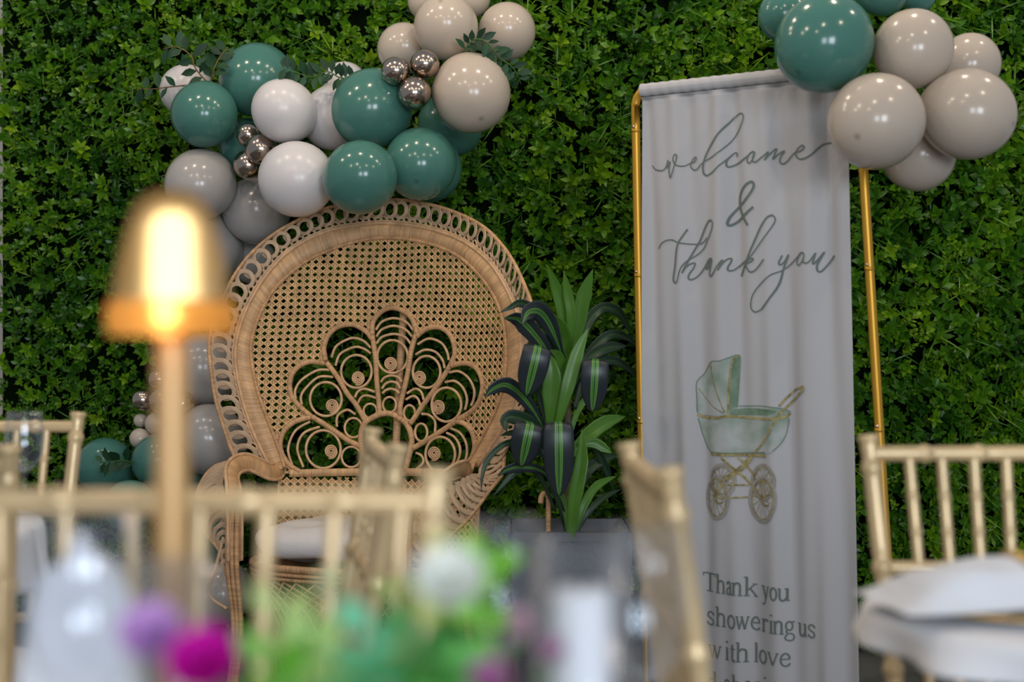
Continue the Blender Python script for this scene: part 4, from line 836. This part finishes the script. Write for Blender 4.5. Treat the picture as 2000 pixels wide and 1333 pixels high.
# ------------------------------------------------------------------ chiavari chairs
def bamboo(p0, p1, r, n=40, nodes=(.25, .5, .75), fin=False):
    k = np.linspace(0, 1, n); rr = np.full(n, r)
    for q in nodes: rr += r*.28*np.exp(-((k-q)/.014)**2)-r*.10*np.exp(-((k-q-.03)/.012)**2)
    if fin: rr = np.where(k > .985, r*1.22, rr)
    return np.asarray(p0)+(np.asarray(p1)-np.asarray(p0))*k[:, None], rr
def chiavari(loc, rz, label, n_sp=6, pitch=.058, full=True, zs=1.):
    t = thing('chiavari_chair', loc, label, 'chair', 'gold bamboo-style banquet chairs', rz)
    def B(name, p0, p1, r, **k):
        p, rr = bamboo(p0, p1, r, **k); p = p*[1, 1, zs]; return MB().tube(p, rr, 12).build(name, m_chv, t, (0, 0, 0))
    hw, hs = .205, .172; rec = lambda z: .0+.075*max(0, (z-.44)/.48)   # the back leans away above the seat
    for s in (-1, 1):
        B('post', (s*hs, 0, .44), (s*hw, rec(.92), .92), .0128, nodes=(.30, .60, .90), n=90, fin=True); B('leg', (s*(hs+.005), .03, 0), (s*hs, 0, .45), .0128, nodes=(.3, .7))
        B('leg', (s*(hs+.012), -.37, 0), (s*(hs+.012), -.36, .44), .0128, nodes=(.3, .7))
        B('stretcher', (s*(hs+.004), .015, .2), (s*(hs+.01), -.365, .2), .009, nodes=(.5,))
    hw_ = lambda z: hs+(hw-hs)*(z-.44)/.48
    B('top_rail', (-hw_(.893), rec(.893), .893), (hw_(.893), rec(.893), .893), .0112, nodes=(.2, .4, .6, .8), n=80)
    B('lower_rail', (-hw_(.728), rec(.728), .728), (hw_(.728), rec(.728), .728), .0098, nodes=(.33, .67), n=60)
    B('lower_rail', (-hw_(.53), rec(.53), .53), (hw_(.53), rec(.53), .53), .0095, nodes=(.33, .67), n=60)
    for i in range(n_sp):
        x = (i-(n_sp-1)/2)*pitch; xl = x*(hw_(.73)/hw_(.893)); xm = x*(hw_(.53)/hw_(.893))
        B('spindle', (xl, rec(.73), .73), (x, rec(.893), .893), .0078, nodes=(.3, .62), n=50)
        B('spindle', (xm, rec(.53), .53), (xl, rec(.73), .73), .0078, nodes=(.5,), n=40)
    B('stretcher', (-hs, -.368, .16), (hs, -.368, .16), .009, nodes=(.5,)); B('stretcher', (-hs, .02, .16), (hs, .02, .16), .009, nodes=(.5,))
    for y in (-.365, -.005): MB().box((0, y, .437*zs), (hs, .012, .014)).build('seat_rail', m_chv, t, (0, 0, 0), False)
    mb = MB(); sh = []
    for zz, k in ((.43, .97), (.44, 1.0), (.455, 1.0), (.475, .97), (.485, .85), (.488, .4)):
        row = []
        for a in np.linspace(0, 2*math.pi, 36): c, s = math.cos(a), math.sin(a); ex = lambda v: math.copysign(abs(v)**.35, v); row.append(((hs+.012)*k*ex(c), -.19+.185*k*ex(s), zz*zs))
        sh.append(row)
    mb.grid(np.array(sh)); mb.build('seat_pad', m_cushion, t, (0, 0, 0)); return t
def px_at(x, d): return (x-CX)/F*d
# the back's posts lean, so each chair is set by where its top rail falls
chiavari((px_at(391, 1.36), 1.29, 0), 0, 'gold chair nearest the camera whose long top rail crosses the lower left', 7, .0585, zs=1.03)
chiavari((px_at(25, 2.10)-.205, 2.16, 0), R_(180), 'gold chair seen from behind at the far left edge, only one post showing', 6, .058)
chiavari((px_at(152, 3.05)-.205, 2.98, 0), 0, 'gold chair behind the wine glass at the left edge', 6, .058)
chiavari((-.262, 2.30, 0), R_(-80), 'gold chair turned edge-on in front of the peacock chair', 3, .10)
chiavari((.230, 1.81, 0), R_(91.5), 'gold chair turned edge-on in front of the banner', 6, .058, zs=1.01)
chiavari((px_at(1968, 2.32), 2.25, 0), R_(2), 'gold chair behind the napkin table at the right edge', 7, .0485)

# ------------------------------------------------------------------ tables
def table(cx, cy, R, drop, label, wave=10, br=.26):
    t = thing('round_table', (cx, cy, 0), label, 'table')
    MB().lathe([(R-.005, .722), (R, .727), (R, .742), (R-.005, .747)], (cx, cy, 0), 72).build('tabletop', m_chv, t)
    MB().lathe([(br, 0), (br, .02), (.05, .05), (.03, .10), (.03, .70), (br*.75, .715), (br*.75, .722)], (cx, cy, 0), 32).build('pedestal', mat('dark_iron', (.03, .03, .03), .4, metal=.6), t)
    c = MB(); rows = []
    for k, (r, z) in enumerate([(0.001, .7485), (R*.5, .7485), (R*.93, .7485), (R, .7485), (R+.004, .745)]+[(R+.006+.006*q, .745-drop*q) for q in np.linspace(.15, 1, 7)]):
        q = max(0, k-4)/7; rows.append([(cx+(r+q*.012*math.sin(a*wave)+q*.008*math.sin(a*wave*1.7+1))*math.cos(a), cy+(r+q*.012*math.sin(a*wave)+q*.008*math.sin(a*wave*1.7+1))*math.sin(a), z) for a in np.linspace(0, 2*math.pi, 145)])
    o = c.grid(np.array(rows), flip=True).build('tablecloth', m_cloth, None, (cx, cy, .75)); o.location = (cx, cy, .75)
    s = o.modifiers.new('thickness', 'SOLIDIFY'); s.thickness = .0012; s.offset = 1
    return t, o
t1, c1 = table(-.1, .62, .66, .16, 'round dining table carrying the flowers and lamp, nearest the camera')
props(c1, 'white tablecloth under the blurred flowers and lamp', 'tablecloth')
t2, c2 = table(.695, 1.81, .275, .036, 'small round table at the right edge carrying the folded napkin', 7, .15)
props(c2, 'white tablecloth under the folded napkin at the right edge', 'tablecloth')
t3, c3 = table(-1.2, 2.60, .40, .10, 'small round table at the left edge carrying a wine glass')
props(c3, 'white tablecloth under the wine glass at the left edge', 'tablecloth')

# ------------------------------------------------------------------ glassware
m_glass, t_, b_ = new_mat('clear_glass'); N_, L_ = t_.nodes, t_.links; N_.remove(b_)
g1 = N_.new('ShaderNodeBsdfTransparent'); g1.inputs[0].default_value = (.985, .99, 1, 1); g2 = N_.new('ShaderNodeBsdfGlossy'); g2.inputs['Roughness'].default_value = .10; g2.inputs['Color'].default_value = (.9, .95, 1, 1)
lw = N_.new('ShaderNodeLayerWeight'); lw.inputs['Blend'].default_value = .5; pw_ = N_.new('ShaderNodeMath'); pw_.operation = 'POWER'; pw_.inputs[1].default_value = 3; L_.new(lw.outputs['Facing'], pw_.inputs[0])
fz = N_.new('ShaderNodeMath'); fz.operation = 'MULTIPLY_ADD'; fz.inputs[1].default_value = .55; fz.inputs[2].default_value = .045; L_.new(pw_.outputs[0], fz.inputs[0]); mg = N_.new('ShaderNodeMixShader'); L_.new(fz.outputs[0], mg.inputs[0]); L_.new(g1.outputs[0], mg.inputs[1]); L_.new(g2.outputs[0], mg.inputs[2]); L_.new(mg.outputs[0], N_['Material Output'].inputs['Surface'])
TB = .7505
def wine(x, d, label, s=1., sw=1.):
    c = np.array([px_at(x, d), d, TB]); o_p = [(.0345, 0), (.034, .002), (.012, .006), (.0045, .012), (.0038, .04), (.004, .078), (.012, .088), (.028, .104), (.0375, .128), (.0395, .150), (.0370, .178), (.0335, .204)]
    i_p = [(r-.0011, z) for r, z in o_p[:5:-1] if r > .011]+[(1e-6, .0915)]
    prof = [(1e-6, 0)]+[(r*s*sw, z*s) for r, z in o_p]+[(r*s*sw, z*s) for r, z in i_p]
    t = thing('wine_glass', c, label, 'glass', 'wine glasses'); MB().lathe(prof, c, 48).build('glass', m_glass, t); return t
def tumbler(x, d, label, r, h):
    c = np.array([px_at(x, d), d, TB]); t = thing('tumbler', c, label, 'glass')
    MB().lathe([(1e-6, 0), (r*.85, 0), (r*.9, .004), (r, h), (r-.002, h), (r*.86, .012), (1e-6, .011)], c, 48).build('glass', m_glass, t); return t
wine(165, .98, 'big blurred wine glass at the lower left, nearest the camera', .98, 1.0)
tumbler(352, 1.12, 'narrow blurred glass in front of the lamp post', .026, .155)
wine(48, 2.78, 'clear wine glass seen sharply at the left edge before the gold chair', .90, .98)
wine(1262, 1.06, 'blurred wine glass in front of the edge-on chair by the banner', .90, .80)
wine(990, 1.18, 'blurred wine glass behind the white rose', .86, .82)
tumbler(1135, .98, 'cylindrical glass holder around the white candle', .0305, .185)
cc = np.array([px_at(1135, .98), .98, TB+.0125]); cd = thing('pillar_candle', cc, 'white pillar candle inside the cylindrical glass holder', 'candle')
m_wax = mat('white_wax', (.80, .80, .82), .5, sub=.2)
MB().lathe([(1e-6, 0), (.018, 0), (.0185, .003), (.0185, .138), (.0165, .142), (.006, .139), (1e-6, .138)], cc, 32).build('wax', m_wax, cd)
MB().tube([cc+[0, 0, .137], cc+[.001, 0, .150]], .0012, 6).build('wick', mat('burnt_wick', (.02, .02, .02), .9), cd)

# ------------------------------------------------------------------ napkins
def napkin_fold(c, w_, d_, h_, label, rz=0., band=None):
    t = thing('folded_napkin', c, label, 'napkin', rz=rz); G = []
    for lay in range(3):
        G = []
        for i in range(21):
            row = []
            for j in range(25):
                u_, v_ = i/20*2-1, j/24*2-1; pin = 1-.30*math.exp(-(u_*2.2)**2) if band else 1
                prof = max(0, 1-abs(v_)**5)*max(0, 1-abs(u_)**8)
                z = (h_*(lay+1)/3)*prof*(1-.14*lay*abs(u_))+.004*math.sin(u_*9+v_*4+lay)*prof
                row.append((u_*w_*(1-.05*lay), v_*d_*pin*(1-.07*lay), z+.001))
            G.append(row)
        MB().grid(np.array(G), flip=False).build('fold', m_nap, t, (0, 0, 0))
    if band:
        a = np.linspace(0, 2*math.pi, 40, endpoint=False); pts = np.array([(.004*math.sin(q*3), d_*.74*math.cos(q), h_*.52+(h_*.58)*math.sin(q)) for q in a]); MB().tube(pts, .0055, 8, closed=True).build('ring', band, t, (0, 0, 0))
    return t
m_ringg = mat('gold_napkin_ring', (.70, .45, .14), .3, metal=.7)
cz = np.array([.575, 1.775, TB])
pl = thing('charger_plate', cz, 'grey glass charger plate with gold rim under the folded napkin', 'plate')
MB().lathe([(1e-6, 0), (.075, 0), (.085, .004), (.118, .011), (.118, .014), (.085, .0075), (1e-6, .0045)], cz, 64).build('dish', mat('smoky_plate', (.55, .56, .60), .15), pl)
a = np.linspace(0, 2*math.pi, 64, endpoint=False); MB().tube(np.stack([cz[0]+.118*np.cos(a), cz[1]+.118*np.sin(a), np.full(64, cz[2]+.0125)], 1), .0022, 6, closed=True).build('gold_rim', m_ringg, pl)
napkin_fold(cz+[.0, 0, .015], .165, .085, .046, 'white folded napkin with a gold ring on the right-hand table', R_(8), m_ringg)
napkin_fold(np.array([px_at(160, 1.10), 1.10, TB]), .050, .035, .172, 'white upright napkin behind the big blurred wine glass')

# ------------------------------------------------------------------ lamp
lp_ = np.array([px_at(335, 1.2), 1.2, TB]); lamp = thing('table_lamp', lp_, 'glowing cordless table lamp with flared shade at left', 'lamp')
m_pole = mat('lamp_brass_paint', (.56, .33, .13), .38, metal=.2)
def shade_mat(name, col, k, fwd, rough):
    m, t, b = new_mat(name); N, L = t.nodes, t.links; N.remove(b)
    a = N.new('ShaderNodeBsdfTranslucent'); a.inputs['Color'].default_value = (*col, 1); g = N.new('ShaderNodeBsdfRefraction'); g.inputs['Color'].default_value = (*fwd, 1); g.inputs['Roughness'].default_value = rough; g.inputs['IOR'].default_value = 1.38
    ms = N.new('ShaderNodeMixShader'); ms.inputs[0].default_value = k; L.new(a.outputs[0], ms.inputs[1]); L.new(g.outputs[0], ms.inputs[2]); L.new(ms.outputs[0], N['Material Output'].inputs['Surface']); return m
m_shade = shade_mat('frosted_warm_shade', (.80, .56, .30), .80, (1, .90, .68), .62); m_brim = shade_mat('frosted_amber_brim', (.95, .70, .42), .62, (1, .86, .62), .5)
MB().lathe([(1e-6, 0), (.046, 0), (.048, .004), (.046, .010), (.02, .014), (.0135, .02), (.0135, .30), (.0125, .305), (.0125, .335), (1e-6, .336)], lp_, 40).build('pole', m_pole, lamp)
MB().lathe([(.0455, .340), (.040, .368), (.033, .396), (.028, .412), (.021, .420), (.010, .4245), (1e-6, .425)], lp_, 48).build('shade', m_shade, lamp)
MB().lathe([(.047, .314), (.049, .319), (.049, .335), (.0455, .3405), (.0455, .339), (.048, .334), (.048, .319)], lp_, 48).build('brim', m_brim, lamp)
MB().lathe([(1e-6, .336), (.012, .337), (.0145, .343), (.013, .395), (.008, .404), (1e-6, .406)], lp_, 24).build('bulb', emit_mat('warm_led', (1, .80, .50), 2.6), lamp).parent = lamp
lo = light('lamp_light', 'POINT', (0, 0, 0), 0.05, (1, .68, .32), shadow_soft_size=.01); lo.parent = lamp
lo.location = (0, -.022, .326)

# ------------------------------------------------------------------ flowers on the near table
FM = {'white': mat('white_petal', (.93, .94, .90), .6, trans=(.3, (.8, .85, .75))), 'magenta': mat('magenta_petal', (.62, .006, .42), .55, trans=(.3, (.8, .0, .5))), 'lilac': mat('lilac_petal', (.66, .40, .74), .6, trans=(.3, (.7, .45, .8))),
      'pink': mat('pale_pink_petal', (.66, .42, .55), .6, trans=(.3, (.7, .45, .55))), 'mauve': mat('mauve_petal', (.55, .22, .45), .6, trans=(.3, (.6, .3, .5)))}
def petal_rows(r, lift, curl, w_, n=6):
    G = []
    for i in range(n+1):
        k = i/n; row = []
        for j in range(7):
            u_ = j/6*2-1; wd = w_*math.sin(math.pi*min(.97, .18+.72*k))**.7
            row.append((r*k*math.cos(lift)-curl*k*k*r*.2, u_*wd*r, r*k*math.sin(lift)+curl*k*k*r*.35-abs(u_)**2*-.18*r*k))
        G.append(row)
    return np.array(G)
def rose(x, y, d, r, colk, label):
    c = P(x, y, d); t = thing('flower', c*[1, 1, 0]+[0, 0, .80], label, 'flower', 'cut flowers on the near table'); lo_ = np.array(t.location); mb = MB()
    for ring, (nn, lift, sc_) in enumerate(((6, .35, 1.), (6, .75, .85), (5, 1.1, .62), (3, 1.35, .42))):
        for i in range(nn):
            a = 2*math.pi*i/nn+ring*.5; G = petal_rows(r*sc_, lift, .6, .55); ca_, sa_ = math.cos(a), math.sin(a)
            G = np.stack([G[..., 0]*ca_-G[..., 1]*sa_, G[..., 0]*sa_+G[..., 1]*ca_, G[..., 2]], -1)
            tl_ = .85; G = np.stack([G[..., 0], G[..., 1]*math.cos(tl_)-G[..., 2]*math.sin(tl_), G[..., 1]*math.sin(tl_)+G[..., 2]*math.cos(tl_)], -1)
            mb.grid(G+c)
    mb.build('bloom', FM[colk], t); v = np.array([-.05+.03*rnd.uniform(-1, 1), .86, .80])
    MB().tube(cr([c, c*[.7, .75, 0]+v*[.3, .25, 0]+[0, 0, c[2]*.6+.80*.4], v], 14), .0018, 6).build('stem', m_stem, t)
def leafy(x, y, d, tint, n, size, label):
    c = P(x, y, d); v = np.array([-.05+.03*rnd.uniform(-1, 1), .86, .80]); t = thing('foliage_stem', v, label, 'foliage', 'greenery stems on the near table')
    path = cr([v, v*.4+c*.6+[0, 0, -.01], c], 20); MB().tube(path, .0016, 6).build('stem', m_stem, t)
    m = FL.setdefault(tint, mat('cut_leaf', tint, .5, trans=(.35, tuple(min(1, q*1.4) for q in tint)))); mesh_ = FLM.setdefault(tint, None)
    if mesh_ is None:
        me = MB(); me.add(LEAF*[.62, 1, .5], [(0, 2, 1), (0, 3, 2), (1, 2, 5, 4), (2, 3, 6, 5), (4, 5, 7), (5, 6, 7)]); mesh_ = me.mesh('leaf'); mesh_.materials.append(m); FLM[tint] = mesh_
    for i in range(n):
        k = 19-int(i*9/n); a = i*2.4; dr = nrm(np.array([math.cos(a), .4*math.sin(a)-.2, .7*math.sin(a)+.35])); no = nrm(np.array([rnd.uniform(-.4, .4), -1, .7])); no = nrm(no-dr*np.dot(no, dr)); sd = np.cross(dr, no); s = size*rnd.uniform(.8, 1.15); q = path[k]-v
        o = link('leaf', mesh_, t); o.matrix_local = Matrix(((sd[0]*s, dr[0]*s, no[0]*s, q[0]), (sd[1]*s, dr[1]*s, no[1]*s, q[1]), (sd[2]*s, dr[2]*s, no[2]*s, q[2]), (0, 0, 0, 1)))
FL, FLM = {}, {}
rose(878, 1152, .86, .0235, 'white', 'white rose standing highest among the flowers')
rose(300, 1252, .87, .0215, 'lilac', 'lilac flower at the left of the flowers')
rose(402, 1312, .84, .0235, 'magenta', 'magenta flower low beside the lilac one')
rose(1012, 1228, .92, .0105, 'pink', 'small pale pink flower right of the white rose')
rose(1080, 1278, .90, .0085, 'mauve', 'small mauve flower before the candle holder')
rose(955, 1335, .84, .013, 'mauve', 'mauve flower at the bottom edge below the white rose')
for x, y, d, tint, n, s, lab in [(540, 1200, .90, (.34, .42, .16), 10, .021, 'pale lime foliage right of the magenta flower'), (520, 1300, .86, (.09, .27, .02), 10, .022, 'grass green foliage at the bottom left of the flowers'), (600, 1235, .88, (.28, .44, .14), 9, .020, 'light green foliage between the lime and sea green sprigs'),
   (720, 1240, .86, (.10, .40, .24), 10, .023, 'sea green foliage at the centre of the flowers'), (820, 1265, .85, (.03, .15, .02), 12, .023, 'dark green foliage below the white rose'), (955, 1105, .92, (.15, .42, .03), 10, .018, 'bright green sprig right of the white rose'), (890, 1060, .95, (.36, .44, .10), 8, .015, 'yellow green sprig above the white rose'),
   (900, 1300, .85, (.10, .34, .08), 10, .021, 'mid green foliage at the bottom centre'), (700, 1320, .84, (.05, .22, .08), 10, .022, 'deep green foliage at the bottom below the sea green sprig'), (640, 1130, .96, (.40, .46, .26), 6, .014, 'faint pale sprig rising left of the white rose'), (770, 1150, 1.0, (.22, .33, .08), 8, .016, 'olive green sprig left of the white rose')]:
    leafy(x, y, d, tuple(min(.85, q*1.45) for q in tint), n, s*1.18, lab)
vs = np.array([-.05, .86, TB]); vase = thing('flower_vase', vs, 'low white bowl holding the flowers on the near table', 'vase')
MB().lathe([(1e-6, 0), (.04, 0), (.06, .02), (.065, .045), (.055, .062), (.052, .062), (.06, .044), (.05, .02), (1e-6, .008)], vs, 40).build('bowl', mat('white_ceramic', (.75, .75, .75), .25), vase)
